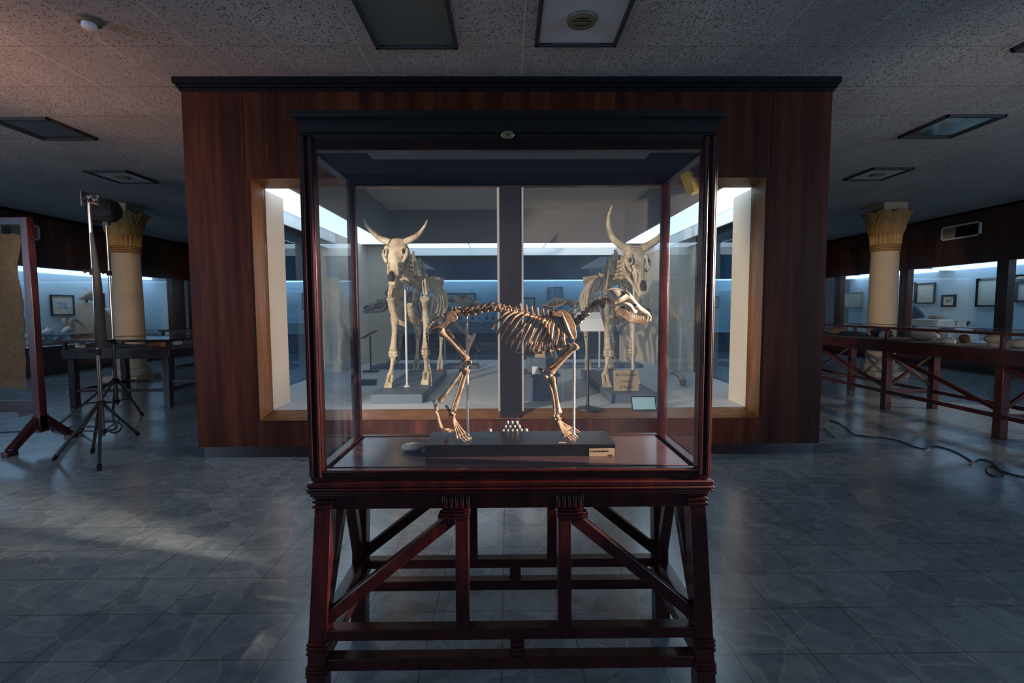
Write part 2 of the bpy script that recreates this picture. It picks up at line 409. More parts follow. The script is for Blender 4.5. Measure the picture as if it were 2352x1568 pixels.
# strip lights inside the wall showcases
def strip(label, x0, x1, y0, y1):
    if x0 < XL: x0, x1 = XL - .94, XL - .45
    elif x1 > XR: x0, x1 = XR + .45, XR + .94
    else: y0, y1 = YB + .40, YB + .88
    r_ = root('strip_light', ((x0 + x1) / 2, (y0 + y1) / 2, 2.18), label, 'strip light')
    MB().box(x0, x1, y0, y1, 2.15, 2.179).build('housing', M['white'], r_)
    MB().box(x0, x1, y0 + .02, y1 - .02, 2.09 if x0 < XL or x1 > XR else 2.12, 2.15).build('diffuser', M['emit_strip'], r_)
strip('lit strip along the top inside the long left wall showcase', XL - .30, XL - .16, 5.7, 13.2)
strip('lit strip in the narrow far end showcase of the left wall', XL - .30, XL - .16, 13.76, 14.1)
for i, (a, b) in enumerate([(4.3, 6.4), (6.8, 8.7), (9.0, 10.9), (11.25, 13.15), (13.45, 14.0)]):
    strip(['lit strip in the right wall showcase nearest the camera, past the frame edge',
           'lit strip over the showcase window cut by the right frame edge',
           'lit strip above the framed drawings and pale trough on the right wall',
           'lit strip in the right wall showcase half hidden by the column',
           'lit strip in the narrow farthest showcase of the right wall'][i], XR + .16, XR + .30, a, b)
for i, (a, b) in enumerate([(-8.5, -4.7), (-4.3, -.2), (.2, 4.3), (4.7, 8.5)]):
    strip(['lit strip in the far wall showcase seen through the left end of the enclosure',
           'lit strip of the far wall showcase left of the dark window mullion',
           'lit strip of the far wall showcase right of the dark window mullion',
           'lit strip in the far wall showcase at the right end of the enclosure'][i], a, b, YB + .16, YB + .3)

# ---------------------------------------------------------------- ceiling panels
def ceiling_panel(x0, x1, y0, y1, label, vent, pm):
    nm = 'ceiling_vent' if vent else 'ceiling_light'
    c = ((x0 + x1) / 2, (y0 + y1) / 2)
    r_ = root(nm, (c[0], c[1], H), label, 'ceiling vent' if vent else 'ceiling light')
    fr = MB(); w_ = .028
    fr.box(x0, x1, y0, y0 + w_, H - .03, H); fr.box(x0, x1, y1 - w_, y1, H - .03, H)
    fr.box(x0, x0 + w_, y0, y1, H - .03, H); fr.box(x1 - w_, x1, y0, y1, H - .03, H)
    fr.build('frame', M['panelframe'], r_, bevel=.004)
    MB().box(x0 + w_, x1 - w_, y0 + w_, y1 - w_, H - .012, H).build('panel', pm, r_)
    if vent:
        MB().lathe([(.09, -.012), (.10, -.018), (.095, -.028), (.062, -.034), (.062, -.02), (0.001, -.02)], (c[0], c[1], H), 32).build('vent_ring', M['brassdull'], r_)
        MB().box(c[0] - .06, c[0] + .06, c[1] - .004, c[1] + .004, H - .036, H - .02).box(c[0] - .05, c[0] + .05, c[1] - .03, c[1] - .026, H - .034, H - .02).build('vent_slat', M['brassdull'], r_)
M['panelframe'] = mat('panel_frame', (.04, .04, .045), .6, spec=.2)
M['brassdull'] = mat('dull_brass', (.16, .125, .07), .5)
M['panelwhite'] = mat('white_panel', (.45, .46, .48), .7)
M['panelglass'] = mat('grey_green_diffuser', (.10, .135, .13), .22, spec=.6)
M['paneldark'] = mat('dark_mirror_diffuser', (.045, .045, .05), .3, spec=.2)
M['panelmirror'] = mat('mirror_diffuser', (.22, .28, .30), .06, metal=.75)
ceiling_panel(-.93, -.345, 2.96, 3.60, 'grey green unlit ceiling light left of the round vent panel', 0, M['panelglass'])
ceiling_panel(.20, .78, 2.96, 3.57, 'large white ceiling panel with round vent over the glass case', 1, M['panelwhite'])
ceiling_panel(-5.05, -4.46, 4.88, 5.46, 'dark glossy unlit ceiling light at the left of the room', 0, M['paneldark'])
ceiling_panel(-5.68, -5.1, 6.68, 7.28, 'small white ceiling vent panel above the black lamp head', 1, M['panelwhite'])
ceiling_panel(4.31, 4.90, 4.83, 5.44, 'pale reflective ceiling light at the right of the room', 0, M['panelmirror'])
ceiling_panel(4.93, 5.5, 6.62, 7.2, 'white ceiling vent panel above the right sandstone column', 1, M['panelwhite'])
ceiling_panel(3.68, 4.27, 3.02, 3.64, 'blue grey ceiling light cut off by the right frame edge', 0, M['panelmirror'])
c = at_z(204, 45, H)
r_ = root('smoke_detector', (c.x, c.y, H), 'round smoke detector on the ceiling in the upper left corner', 'smoke detector')
MB().lathe([(.068, 0), (.07, -.02), (.06, -.028), (.001, -.028)], (c.x, c.y, H), 28).build('base', M['brassdull'], r_)
MB().lathe([(.04, -.026), (.042, -.05), (.03, -.058), (.001, -.06)], (c.x, c.y, H), 24).build('sensor', M['white'], r_)

# wall vent grilles
def grille(X, s, y0, y1, z0, z1, label, part=.64):
    r_ = root('wall_vent', (X, (y0 + y1) / 2, z0), label, 'wall vent')
    xa, xb = sorted((X, X - s * .03)); m = MB(); q = .03
    m.box(xa, xb, y0, y1, z0, z0 + q); m.box(xa, xb, y0, y1, z1 - q, z1); m.box(xa, xb, y0, y0 + q, z0, z1); m.box(xa, xb, y1 - q, y1, z0, z1)
    m.build('frame', M['white'], r_)
    xa, xb = sorted((X, X - s * .008))
    MB().box(xa, xb, y0 + q, y1 - q, z0 + q, z1 - q).build('duct', M['black'], r_)
    ym = y0 + (y1 - y0) * part
    m = MB(); k = ym
    while k < y1 - q: m.box(*sorted((X - s * .01, X - s * .022)), k, k + .022, z0 + q, z1 - q); k += .034
    m.build('louvre_slats', M['tan'], r_)
grille(XR, 1, 9.33, 10.17, 2.64, 2.92, 'white framed vent grille high on the right wood panelled wall')
grille(XL, -1, 8.85, 9.6, 2.63, 2.92, 'white framed vent grille high on the left wood panelled wall', .3)

# ---------------------------------------------------------------- columns with palm capitals
def column(x, y, label):
    r_ = root('column', (x, y, 0), label, 'column', 'palm capital columns')
    m = MB(); m.box(x - .38, x + .38, y - .38, y + .38, 0, .10)
    m.lathe([(.34, .10), (.355, .16), (.33, .22), (.28, .24)], (x, y, 0), 40)
    m.build('base', M['sand'], r_, bevel=.012)
    MB().lathe([(.275, .22), (.272, 1.2), (.262, 2.30)], (x, y, 0), 48).build('shaft', M['sand'], r_)
    m = MB()
    for i in range(4): m.lathe([(.268, 2.28 + i * .032), (.284, 2.288 + i * .032), (.284, 2.30 + i * .032), (.268, 2.308 + i * .032)], (x, y, 0), 48)
    m.build('neck_rings', M['capital'], r_)
    # fluted bell
    n = 96; secs = []
    for z, rr, amp in ((2.41, .275, .012), (2.60, .29, .018), (2.62, .30, .02)):
        secs.append([Vector((x + (rr + amp * math.cos(24 * 2 * math.pi * k / n)) * math.cos(2 * math.pi * k / n), y + (rr + amp * math.cos(24 * 2 * math.pi * k / n)) * math.sin(2 * math.pi * k / n), z)) for k in range(n)])
    MB().loft(secs).build('fluted_band', M['capital'], r_)
    # lobed petals
    secs = []
    for z, rr, amp in ((2.60, .30, .012), (2.66, .335, .02), (2.78, .355, .024), (2.90, .385, .03), (2.97, .44, .05), (3.0, .455, .06), (3.01, .40, .03), (3.02, .2, 0)):
        secs.append([Vector((x + (rr + amp * abs(math.cos(4 * a)) - amp * .4) * math.cos(a), y + (rr + amp * abs(math.cos(4 * a)) - amp * .4) * math.sin(a), z - .04 * (1 - abs(math.cos(4 * a))) * (z > 2.85))) for a in [2 * math.pi * k / n for k in range(n)]])
    MB().loft(secs).build('bell', M['capital'], r_)
    m = MB()
    for k in range(8):
        a0 = math.pi / 4 * k + math.pi / 8
        def P(a, rr, z): return (x + rr * math.cos(a), y + rr * math.sin(a), z)
        m.tube([P(a0, .315, 2.62), P(a0, .345, 2.76), P(a0, .375, 2.88), P(a0, .44, 2.96)], [.018, .022, .02, .012], 8)
        for s in (-1, 1):
            m.tube([P(a0 + s * .06, .335, 2.70), P(a0 + s * .14, .375, 2.84), P(a0 + s * .26, .41, 2.92), P(a0 + s * .38, .45, 2.965)], [.014, .017, .015, .01], 8)
    m.build('palm_leaves', M['capital'], r_)
    r_.scale = (.82, .82, 1)
    MB().box(x - .26, x + .26, y - .26, y + .26, 3.01, 3.15).build('abacus', M['sand'], r_, bevel=.008)
column(-6.86, 8.85, 'sandstone column with palm capital behind the left flat table case')
column(6.96, 8.95, 'sandstone column with palm capital behind the right lattice table case')

# ================================================================= WALK-IN ENCLOSURE
ENC = root('display_enclosure', (0, 6.2, 0), 'large wood-veneered walk-in showcase holding the horned skeletons', 'display enclosure')
X0, X1, Y0, Y1 = -2.655, 2.69, 4.10, 8.45
OX0, OX1, OZ0, OZ1 = -2.06, 2.10, .395, 2.30     # clear window opening
m = MB()
m.box(X0, OX0 - .04, Y0, Y0 + .12, .10, 3.06); m.box(OX1 + .04, X1, Y0, Y0 + .12, .10, 3.06)
m.box(OX0 - .04, OX1 + .04, Y0, Y0 + .12, OZ1 + .04, 3.06); m.box(OX0 - .04, OX1 + .04, Y0, Y0 + .12, .10, OZ0 - .05)
m.build('front_panelling', M['veneer'], ENC, smooth=False)
# veneer seams as thin grooves/cover strips are left to the grain; frame round the window
m = MB()
def splay(m, a0, a1, b0, b1):   # outer edge (front) to inner edge (back) strip, closed wedge
    pass
yo, yi = Y0 - .025, Y0 + .12
def frame_piece(pts_out, pts_in):
    (p, q), (r, s) = pts_out, pts_in
    P = lambda a, y: Vector((a[0], y, a[1]))
    m.add([P(p, yo), P(q, yo), P(s, yi), P(r, yi), P(p, yi), P(q, yi)], [(0, 1, 2, 3), (0, 4, 5, 1), (3, 2, 5, 4), (0, 3, 4), (1, 5, 2)])
a = OX0 - .047; b = OX1 + .047; c_ = OZ0 - .062; d_ = OZ1 + .047
frame_piece(((a, c_), (a, d_)), ((OX0, OZ0), (OX0, OZ1)))
frame_piece(((b, d_), (b, c_)), ((OX1, OZ1), (OX1, OZ0)))
frame_piece(((a, d_), (b, d_)), ((OX0, OZ1), (OX1, OZ1)))
frame_piece(((b, c_), (a, c_)), ((OX1, OZ0), (OX0, OZ0)))
m.build('window_surround', M['oak'], ENC, smooth=False)
for jx in (-2.16, 2.20): MB().box(jx - .003, jx + .003, Y0 - .002, Y0 + .01, OZ1 + .08, 3.04).build('panel_joint', M['black'], ENC, smooth=False)
MB().box(-.065, .115, Y0 - .01, Y0 + .11, OZ0 - .06, OZ1 + .07).build('mullion', M['mullion'], ENC, bevel=.006)
m = MB(); m.box(-.085, -.066, Y0 + .0, Y0 + .1, OZ0, OZ1); m.box(.116, .135, Y0, Y0 + .1, OZ0, OZ1)
lab(m.build('mullion_bead', M['soffit'], ENC), 'grey beads on both sides of the mullion')
# cornice (stepped) and plinth
m = MB()
for i, (z0, z1, e) in enumerate(((3.05, 3.075, .012), (3.075, 3.10, .028), (3.10, 3.15, .045))):
    m.box(X0 - e, X1 + e, Y0 - e, Y0 + .06, z0, z1); m.box(X0 - e, X0 + .06, Y0, Y1, z0, z1); m.box(X1 - .06, X1 + e, Y0, Y1, z0, z1)
m.build('cornice', M['black'], ENC, bevel=.004)
m = MB(); m.box(X0 + .03, X1 - .03, Y0 + .03, Y1 - .03, 0, .10)
m.build('plinth', M['mahogdark'], ENC, smooth=False)
for s, X in ((-1, X0), (1, X1)):
    m = MB(); xa, xb = sorted((X, X - s * .12))
    m.box(xa, xb, Y0 + .12, Y1, .10, .33); m.box(xa, xb, Y0 + .12, Y1, 2.20, 3.06); m.box(xa, xb, Y0 + .12, 4.6, .33, 2.2); m.box(xa, xb, 6.64, Y1, .33, 2.2)
    m.build('side_panelling', M['veneer'], ENC, smooth=False)
    pane('side_glass', *sorted((X - s * .07, X - s * .075)), 4.6, 6.64, .33, 2.2, 'bluehaze', ENC)
    # corner pillars and inner cream walls
    xi = X - s * .125
    lab(MB().box(*sorted((xi, (OX0 - .005 if s < 0 else OX1 + .005))), Y0 + .125, 4.56, .395, 2.30).build('inner_pillar', M['cream'], ENC, smooth=False), 'cream plaster pillar at the front corner')
    m = MB()
    m.box(*sorted((xi, X - s * .36)), 6.64, 8.02, .395, 2.30)
    m.box(*sorted((xi, s * 1.93)), 8.02, 8.35, .395, 2.30)
    lab(m.build('inner_pillar', M['cream'], ENC, smooth=False), 'cream plaster pillar at the rear corner')
    # soffit, diffuser panels, valance
    m = MB(); m.box(*sorted((xi, s * 1.85)), Y0 + .12, 8.33, 2.305, 2.82); m.build('side_soffit', M['soffit'], ENC, smooth=False)
    for k in range(6):
        y0 = 4.24 + k * .58
        MB().box(*sorted((s * 1.87, s * 2.30)), y0, y0 + .565, 2.292, 2.304).build('light_panel', M['emit_panel'], ENC)
    MB().box(*sorted((s * 2.32, s * 2.345)), 4.57, 8.02, 2.16, 2.305).build('valance', M['valance'], ENC)
m = MB(); m.box(-1.85, 1.85, 7.72, 8.33, 2.305, 2.82); m.build('rear_soffit', M['soffit'], ENC, smooth=False)
for k in range(3):
    x0 = -1.83 + k * 1.225
    MB().box(x0, x0 + 1.205, 7.74, 8.20, 2.292, 2.304).build('light_panel', M['emit_panel'], ENC)
MB().box(-1.93, 1.93, 8.22, 8.245, 2.17, 2.305).build('valance', M['valance'], ENC)
m = MB(); m.box(X0 + .12, -1.93, 8.35, Y1, .10, 3.06); m.box(1.93, X1 - .12, 8.35, Y1, .10, 3.06)
m.box(-1.93, 1.93, 8.35, Y1, 2.19, 3.06); m.box(-1.93, 1.93, 8.35, Y1, .10, .395)
m.build('rear_panelling', M['veneer'], ENC, smooth=False)
pane('rear_glass', -1.93, 1.93, 8.37, 8.376, .395, 2.19, 'bluehaze', ENC)
MB().box(X0 + .12, X1 - .12, Y0 + .125, 8.35, .30, .393).build('platform', M['plat'], ENC, smooth=False)
MB().box(X0 + .12, X1 - .12, Y0 + .12, 8.35, 2.82, 2.88).build('inner_ceiling', M['cream'], ENC, smooth=False)
pane('front_glass', OX0, -.066, Y0 + .085, Y0 + .091, OZ0, OZ1, 'glass', ENC)
pane('front_glass', .116, OX1, Y0 + .085, Y0 + .091, OZ0, OZ1, 'glass', ENC)

# ================================================================= DOG CASE (free-standing glazed cabinet)
CX0, CX1, CY0, CY1 = -.594, .608, 1.43, 1.865
CASE = root('glass_display_case', (.007, 1.65, 0), 'tall mahogany and glass case on an open trussed stand, holding the dog skeleton', 'display case')
ZB, ZT = .782, 1.728
# stand
CXm = (CX0 + CX1) / 2
def legpos(sx, sy, z):
    f_ = (z - .665) / -.665
    x = (CX0 + .03 - .034 * f_) if sx < 0 else (CX1 - .03 + .034 * f_)
    y = (CY0 + .03 - .03 * f_) if sy < 0 else (CY1 - .03 + .03 * f_)
    return Vector((x, y, z))
for sx in (-1, 1):
    for sy in (-1, 1):
        m = MB()
        m.beam(legpos(sx, sy, 0), legpos(sx, sy, .69), .058, .058, (1, 0, 0), .05, .05)
        for z in (.675, .690, .703, .225, .24, .253, .155, .168, .18):
            p = legpos(sx, sy, z); w_ = .030 if z < .4 else .0285
            m.box(p.x - w_ - .002, p.x + w_ + .002, p.y - w_ - .002, p.y + w_ + .002, z - .0045, z + .0045)
        m.build('leg', M['mahog'], CASE, bevel=.002)
def stand_face(sy):
    y = lambda z: legpos(-1, sy, z).y
    for z0, z1, nm in ((.258, .292, 'upper_stretcher'), (.165, .203, 'lower_stretcher')):
        a = legpos(-1, sy, z0); b = legpos(1, sy, z0)
        MB().box(a.x, b.x, a.y - .022, a.y + .022, z0, z1).build(nm, M['mahog'], CASE, bevel=.003)
    yy = y(.23)
    m = MB().box(CXm - .0, CXm + .036, yy - .018, yy + .018, .203, .258)
    for z in (.214, .230, .246): m.box(CXm - .003, CXm + .039, yy - .021, yy + .021, z - .003, z + .003)
    m.build('stub_post', M['mahog'], CASE)
    for s in (-1, 1):
        xin = CXm + .007 + s * .137; xo = xin + s * .041
        yt = y(.65); yb = y(.29)
        m = MB(); m.beam((xin + s * .02, yb, .285), (xin + s * .02, yt, .68), .041, .04, (1, 0, 0)); m.build('centre_post', M['mahog'], CASE, bevel=.002)
        lo = legpos(s, sy, .33)
        MB().beam((xin + s * .005, yt, .665), (lo.x - s * .012, lo.y, .315), .036, .036, (0, 1, 0)).build('diagonal_brace', M['mahog'], CASE, bevel=.002)
        m = MB()  # fluted capital and ridges
        for k in range(5):
            xx = xin - s * .004 + s * k * .0165
            m.box(min(xx, xx + s * .009), max(xx, xx + s * .009), y(.69) - .034, y(.69) + .034, .668, .707)
        xa, xb = sorted((xin - s * .006, xin + s * .078))
        m.box(xa, xb, y(.69) - .028, y(.69) + .028, .664, .710)
        for k, z in enumerate((.660, .648, .637)):
            xa, xb = sorted((xin - s * .003, xin + s * (.075 + .009 * k)))
            m.box(xa, xb, yt - .029 + k * .002, yt + .029 - k * .002, z - .004, z + .004)
        m.build('fluted_capital', M['mahog'], CASE, bevel=.0015)
stand_face(-1); stand_face(1)
for sx in (-1, 1):
    for z0, z1, nm in ((.258, .292, 'side_stretcher'), (.165, .203, 'side_stretcher')):
        a = legpos(sx, -1, z0); b = legpos(sx, 1, z0)
        MB().box(a.x - .02, a.x + .02, a.y, b.y, z0, z1).build(nm, M['mahog'], CASE, bevel=.003)
    for sy in (-1, 1):
        p = legpos(sx, sy, .30); q = legpos(sx, sy, .67)
        MB().beam((p.x, p.y - sy * .02, .30), (q.x, 1.6475 + sy * .02, .672), .036, .034, (1, 0, 0)).build('side_brace', M['mahog'], CASE, bevel=.002)
# apron
m = MB(); m.box(CX0 + .01, CX1 - .01, CY0 + .01, CY0 + .045, .664, .708); m.box(CX0 + .01, CX1 - .01, CY1 - .045, CY1 - .01, .664, .708)
m.box(CX0 + .01, CX0 + .045, CY0 + .01, CY1 - .01, .664, .708); m.box(CX1 - .045, CX1 - .01, CY0 + .01, CY1 - .01, .664, .708)
m.build('apron', M['mahog'], CASE, bevel=.002)
# table slab mouldings
m = MB()
for z0, z1, e in ((.708, .716, .004), (.718, .725, .010), (.727, .735, .012), (.737, .752, .010), (.708, .74, .002)):
    m.box(CX0 - e, CX1 + e, CY0 - e, CY1 + e, z0, z1)
m.build('table_moulding', M['mahog'], CASE, bevel=.0025)
m = MB().box(CX0 + .004, CX1 - .004, CY0 + .004, CY1 - .004, .752, .768)
m.build('case_floor', M['mahogdark'], CASE, bevel=.002)
m = MB().box(CX0 + .045, CX1 - .045, CY0 + .05, CY1 - .03, .768, ZB)
M['deck'] = wood('satin_mahogany_deck', (.045, .024, .03), (.075, .038, .045), (.105, .055, .058), (3, 14, 3), .3, .4)
lab(m.build('deck', M['deck'], CASE, bevel=.002), 'satin reddish deck board inside the case')
# corner posts (moulded with double beads)
for sx, X in ((-1, CX0), (1, CX1)):
    for sy, Y in ((-1, CY0), (1, CY1)):
        m = MB(); w_ = .036 if sy < 0 else .026
        xa, xb = sorted((X, X - sx * w_)); ya, yb = sorted((Y, Y - sy * w_))
        m.box(xa, xb, ya, yb, .755, 1.77)
        yf = Y + sy * .001
        for u in (.007, .028 if sy < 0 else .02):
            m.tube([(X - sx * u, yf, .768), (X - sx * u, yf, 1.765)], .0055, 10, 1)
            m.tube([(X + sx * .001, Y - sy * u, .768), (X + sx * .001, Y - sy * u, 1.765)], .0055, 10, 1)
        m.build('corner_post', M['mahog'], CASE, bevel=.001)
# lower and upper rails
m = MB()
for y0, y1 in ((CY0 + .002, CY0 + .03), (CY1 - .03, CY1 - .002)): m.box(CX0 + .03, CX1 - .03, y0, y1, .766, .785)
for x0, x1 in ((CX0 + .002, CX0 + .03), (CX1 - .03, CX1 - .002)): m.box(x0, x1, CY0 + .03, CY1 - .03, .766, .785)
m.tube([(CX0 + .03, CY0 + .001, .783), (CX1 - .03, CY0 + .001, .783)], .005, 8, 1)
m.build('lower_rail', M['mahog'], CASE, bevel=.0015)
m = MB()
for y0, y1 in ((CY0 + .001, CY0 + .03), (CY1 - .03, CY1 - .001)): m.box(CX0 + .01, CX1 - .01, y0, y1, ZT, 1.765)
for x0, x1 in ((CX0 + .001, CX0 + .03), (CX1 - .03, CX1 - .001)): m.box(x0, x1, CY0 + .03, CY1 - .03, ZT, 1.765)
m.build('upper_rail', M['mahogdark'], CASE, bevel=.0015)
# roof board, seen from inside, with a pale strip painting in a reflection
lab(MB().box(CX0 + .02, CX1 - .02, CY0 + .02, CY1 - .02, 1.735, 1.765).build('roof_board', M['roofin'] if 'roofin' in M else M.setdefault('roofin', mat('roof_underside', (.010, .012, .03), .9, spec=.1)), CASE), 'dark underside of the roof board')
M['rooffield'] = mat('roof_field', (.14, .16, .19), .7)  # paler colour stands for a reflection on the roof underside
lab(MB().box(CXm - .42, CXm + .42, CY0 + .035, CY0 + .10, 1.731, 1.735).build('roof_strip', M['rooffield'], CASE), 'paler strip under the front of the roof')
# cornice: frieze + cavetto swept round
prof = [(0, 1.757), (0, 1.772), (-.004, 1.778), (-.001, 1.785), (.0, 1.798), (.006, 1.808), (.016, 1.815), (.018, 1.822), (.018, 1.832), (-.02, 1.836)]
secs = []
for e, z in prof: secs.append([Vector((CX0 - e, CY0 - e, z)), Vector((CX1 + e, CY0 - e, z)), Vector((CX1 + e, CY1 + e, z)), Vector((CX0 - e, CY1 + e, z))])
MB().loft(secs).build('cornice', M['ebonwood'] if 'ebonwood' in M else M.setdefault('ebonwood', wood('near_black_mahogany', (.003, .0015, .002), (.006, .0025, .003), (.01, .004, .004), (5, 5, 5), .5, 0)), CASE, smooth=False)
pane('front_glass', CX0 + .033, CX1 - .033, CY0 + .012, CY0 + .016, .78, ZT + .004, 'dusty', CASE)
pane('rear_glass', CX0 + .024, CX1 - .024, CY1 - .016, CY1 - .012, .78, ZT + .004, 'dusty', CASE)
pane('side_glass', CX0 + .012, CX0 + .016, CY0 + .033, CY1 - .024, .78, ZT + .004, 'dusty', CASE)
pane('side_glass', CX1 - .016, CX1 - .012, CY0 + .033, CY1 - .024, .78, ZT + .004, 'dusty', CASE)
# oval number tag with the Arabic-Indic numerals 93
tp = at(1166, 310, CY0 - .002)
sec = lambda y, k: [Vector((tp.x + .0185 * k * math.cos(a_), y, tp.z + .011 * k * math.sin(a_))) for a_ in [2 * math.pi * i / 32 for i in range(32)]]
tg = MB().loft([sec(CY0 + .004, 1), sec(CY0 - .005, 1), sec(CY0 - .006, .93)]).build('number_tag', M['brass'], CASE)
lab(tg, 'small oval brass tag with two numerals')
m = MB(); y = CY0 - .0065
def stroke(pts, r=.0008): m.tube([(tp.x + a_, y, tp.z + b_) for a_, b_ in pts], r, 6, 2)
stroke([(-.0015, .001), (-.004, .0035), (-.006, .001), (-.004, -.0005), (-.0015, .001), (-.0012, -.005)])
stroke([(.0025, -.005), (.0025, .004)]); stroke([(.0025, .004), (.004, .0018), (.0052, .004), (.0066, .0018), (.0078, .004)])
m.build('numerals', M['ink'], tg)
for s in (-1, 1): MB().ell((tp.x + s * .0145, y + .0004, tp.z), .0014, .0008, .0014).build('tag_screw', M['ink'], tg)
# yellow tape on the right glass
def g(px, py): return at_x(px, py, CX1 - .0175)
tpz = [g(1582, 392), g(1600, 440), g(1583, 449), g(1562, 402)]
m = MB(); A, B, C_, D = tpz
rows = 6; vs = []
for i in range(rows + 1):
    f_ = i / rows; l_ = A.lerp(B, f_); r2 = D.lerp(C_, f_); c0 = -.0015 - .006 * f_ * f_
    vs.append([l_ + Vector((c0, 0, 0)), r2 + Vector((c0, 0, 0)), r2 + Vector((c0 + .0006, 0, 0)), l_ + Vector((c0 + .0006, 0, 0))])
m.loft(vs)
tag(m.build('tape_strip', M['tape']), 'strip of yellow tape stuck inside the right glass of the case', 'tape')

# ================================================================= DOG SKELETON
YD = 1.66
BX0, BX1 = at(975, 1027, 1.575).x, at(1415, 1027, 1.575).x
ZBT = .822
DOG = root('dog_skeleton', ((BX0 + BX1) / 2, YD, ZB), 'brown mounted dog skeleton standing on a black board inside the glass case', 'skeleton')
bs = MB().box(BX0, BX1, 1.575, 1.75, ZB, ZBT).build('base_board', M['ebony'], DOG, bevel=.002)
l0 = at(1353, 1030, 1.574); l1 = at(1411, 1051, 1.574)
lb = MB().box(l0.x, l1.x, 1.5725, 1.575, l1.z, l0.z).build('caption_label', M['label'], bs, bevel=.0006); lab(lb, 'tan handwritten label on the board edge')
def text(s, loc, size, rot, mt, parent, name='lettering', shear=.3, ext=.0002, align='LEFT'):
    cu = bpy.data.curves.new(name, 'FONT'); cu.body = s; cu.size = size; cu.shear = shear; cu.extrude = ext; cu.align_x = align
    o = bpy.data.objects.new(name, cu); COL.objects.link(o)
    dg = bpy.context.evaluated_depsgraph_get(); me = bpy.data.meshes.new_from_object(o.evaluated_get(dg))
    bpy.data.objects.remove(o)
    o = bpy.data.objects.new(name, me); COL.objects.link(o); me.materials.clear(); me.materials.append(mt)
    off = OFF.get(parent.as_pointer(), Vector((0, 0, 0))) if parent else Vector((0, 0, 0))
    o.location = Vector(loc) - off; o.rotation_euler = rot; o.parent = parent
    return o
m = MB().box(l0.x + .004, l1.x - .03, 1.5722, 1.5726, l0.z - .0135, l0.z - .0128)
text('Canis familiaris', (l0.x + .005, 1.5722, l0.z - .011), .0098, (R(90), 0, 0), M['ink'], bs)
text('Sudan', (l1.x - .022, 1.5722, l0.z - .024), .007, (R(90), 0, 0), M['ink'], bs)
q = at(1291, 1021, 1.60)
lab(MB().box(q.x - .012, q.x + .012, 1.59, 1.60, ZBT, ZBT + .001).build('small_label', M['label'], bs), 'tiny tan label on the board top')
DB = M['dogbone']
def d(px, py, off=0): return at(px, py, YD + off)       # off < 0 : towards the camera
# support rods
for px, ytop, oy in ((1072, 706, 0.0), (1319, 790, 0.012)):
    a = d(px, ytop, oy); x = a.x
    b_ = MB().tube([(x, YD + oy, ZBT), (x, YD + oy, a.z)], .0042, 12, 1)
    b_.lathe([(.013, 0), (.012, .003), (.006, .007), (.0045, .02)], (x, YD + oy, ZBT), 20)
    lab(b_.build('support_rod', M['rod'], DOG), 'pale grey upright rod')
# vertebrae
def vertebra(p, t, r, spine, sp_len, lean, trans, name='vertebra', w=1.0, length=None):
    t = Vector(t).normalized(); up = Vector((-t.z, 0, t.x)); up = up if up.z > 0 else -up
    m = MB(); L_ = length or r * 1.4
    m.tube([p - t * L_, p - t * L_ * .7, p, p + t * L_ * .7, p + t * L_], [r * .8, r * 1.05, r * .78, r * 1.05, r * .8], 10, 2)
    m.ell(p + up * r * .9, r * .8, r * .9, r * .7, 10, 6)
    if spine:
        q = p + up * r; e = q + (up + t * lean).normalized() * sp_len
        m.tube([q - t * r * .3, q.lerp(e, .5), e], [r * .62, r * .42, r * .55], 8, 2, flat=.55, flatdir=(0, 1, 0))
    for s in (-1, 1):
        o = Vector((0, s, 0))
        if trans: m.tube([p + up * r * .2, p + o * trans * .6 - up * r * .3 + t * r * .6, p + o * trans - up * r * .7 + t * r * 1.1], [r * .6, r * .45, r * .3], 6, 2)
        m.tube([p + up * r * .8 + o * r * .5 - t * L_ * 1.1, p + up * r * 1.0 + o * r * .6, p + up * r * 1.3 + o * r * .5 + t * L_ * 1.1], [r * .3, r * .45, r * .3], 6, 2)
    return m.build(name, DB, DOG)
def spine_run(pts, n, skip=0):
    P = [d(*p) for p in pts]; seg = [0]
    for a, b in zip(P, P[1:]): seg.append(seg[-1] + (b - a).length)
    out = []
    for i in range(n):
        s = seg[-1] * (i + .5) / n
        k = max(j for j in range(len(seg) - 1) if seg[j] <= s)
        f_ = (s - seg[k]) / (seg[k + 1] - seg[k]); out.append((P[k].lerp(P[k + 1], f_), (P[k + 1] - P[k]).normalized()))
    return out, seg[-1] / n
vs, step = spine_run([(1062, 718), (1085, 716), (1105, 711), (1128, 707), (1150, 709)], 6)
for p, t_ in vs: vertebra(p, t_, .0122, True, .008, .9, .026, length=step * .45)
vs, step = spine_run([(1150, 709), (1175, 713), (1200, 720), (1225, 728), (1250, 736), (1275, 741), (1322, 744)], 13)
for i, (p, t_) in enumerate(vs): vertebra(p, t_, .0082, True, .022 + .0012 * i if i > 2 else .009, -.55 if i < 10 else -.1, .012, length=step * .42)
vs, step = spine_run([(1322, 745), (1336, 731), (1352, 716), (1364, 703)], 5)
for i, (p, t_) in enumerate(vs): vertebra(p, t_, .0092, True, .009, .2, .022, length=step * .44)
# axis and atlas
m = MB(); m.tube([d(1363, 706), d(1372, 698), d(1380, 693)], [.008, .0095, .007], 10)
m.plate([d(1352, 706), d(1362, 692), d(1375, 686), d(1378, 690), d(1370, 704), d(1360, 711)], (0, .006, 0))
m.build('axis_vertebra', DB, DOG, bevel=.0015)
m = MB(); m.tube([d(1381, 694), d(1388, 691), d(1398, 691)], [.010, .012, .009], 12)
for s in (-1, 1): m.plate([d(1378, 700, s * .012), d(1382, 687, s * .01), d(1391, 686, s * .014), d(1394, 692, s * .024), d(1389, 706, s * .03), d(1380, 710, s * .028)], (0, .004, 0))
m.build('atlas_vertebra', DB, DOG, bevel=.0015)
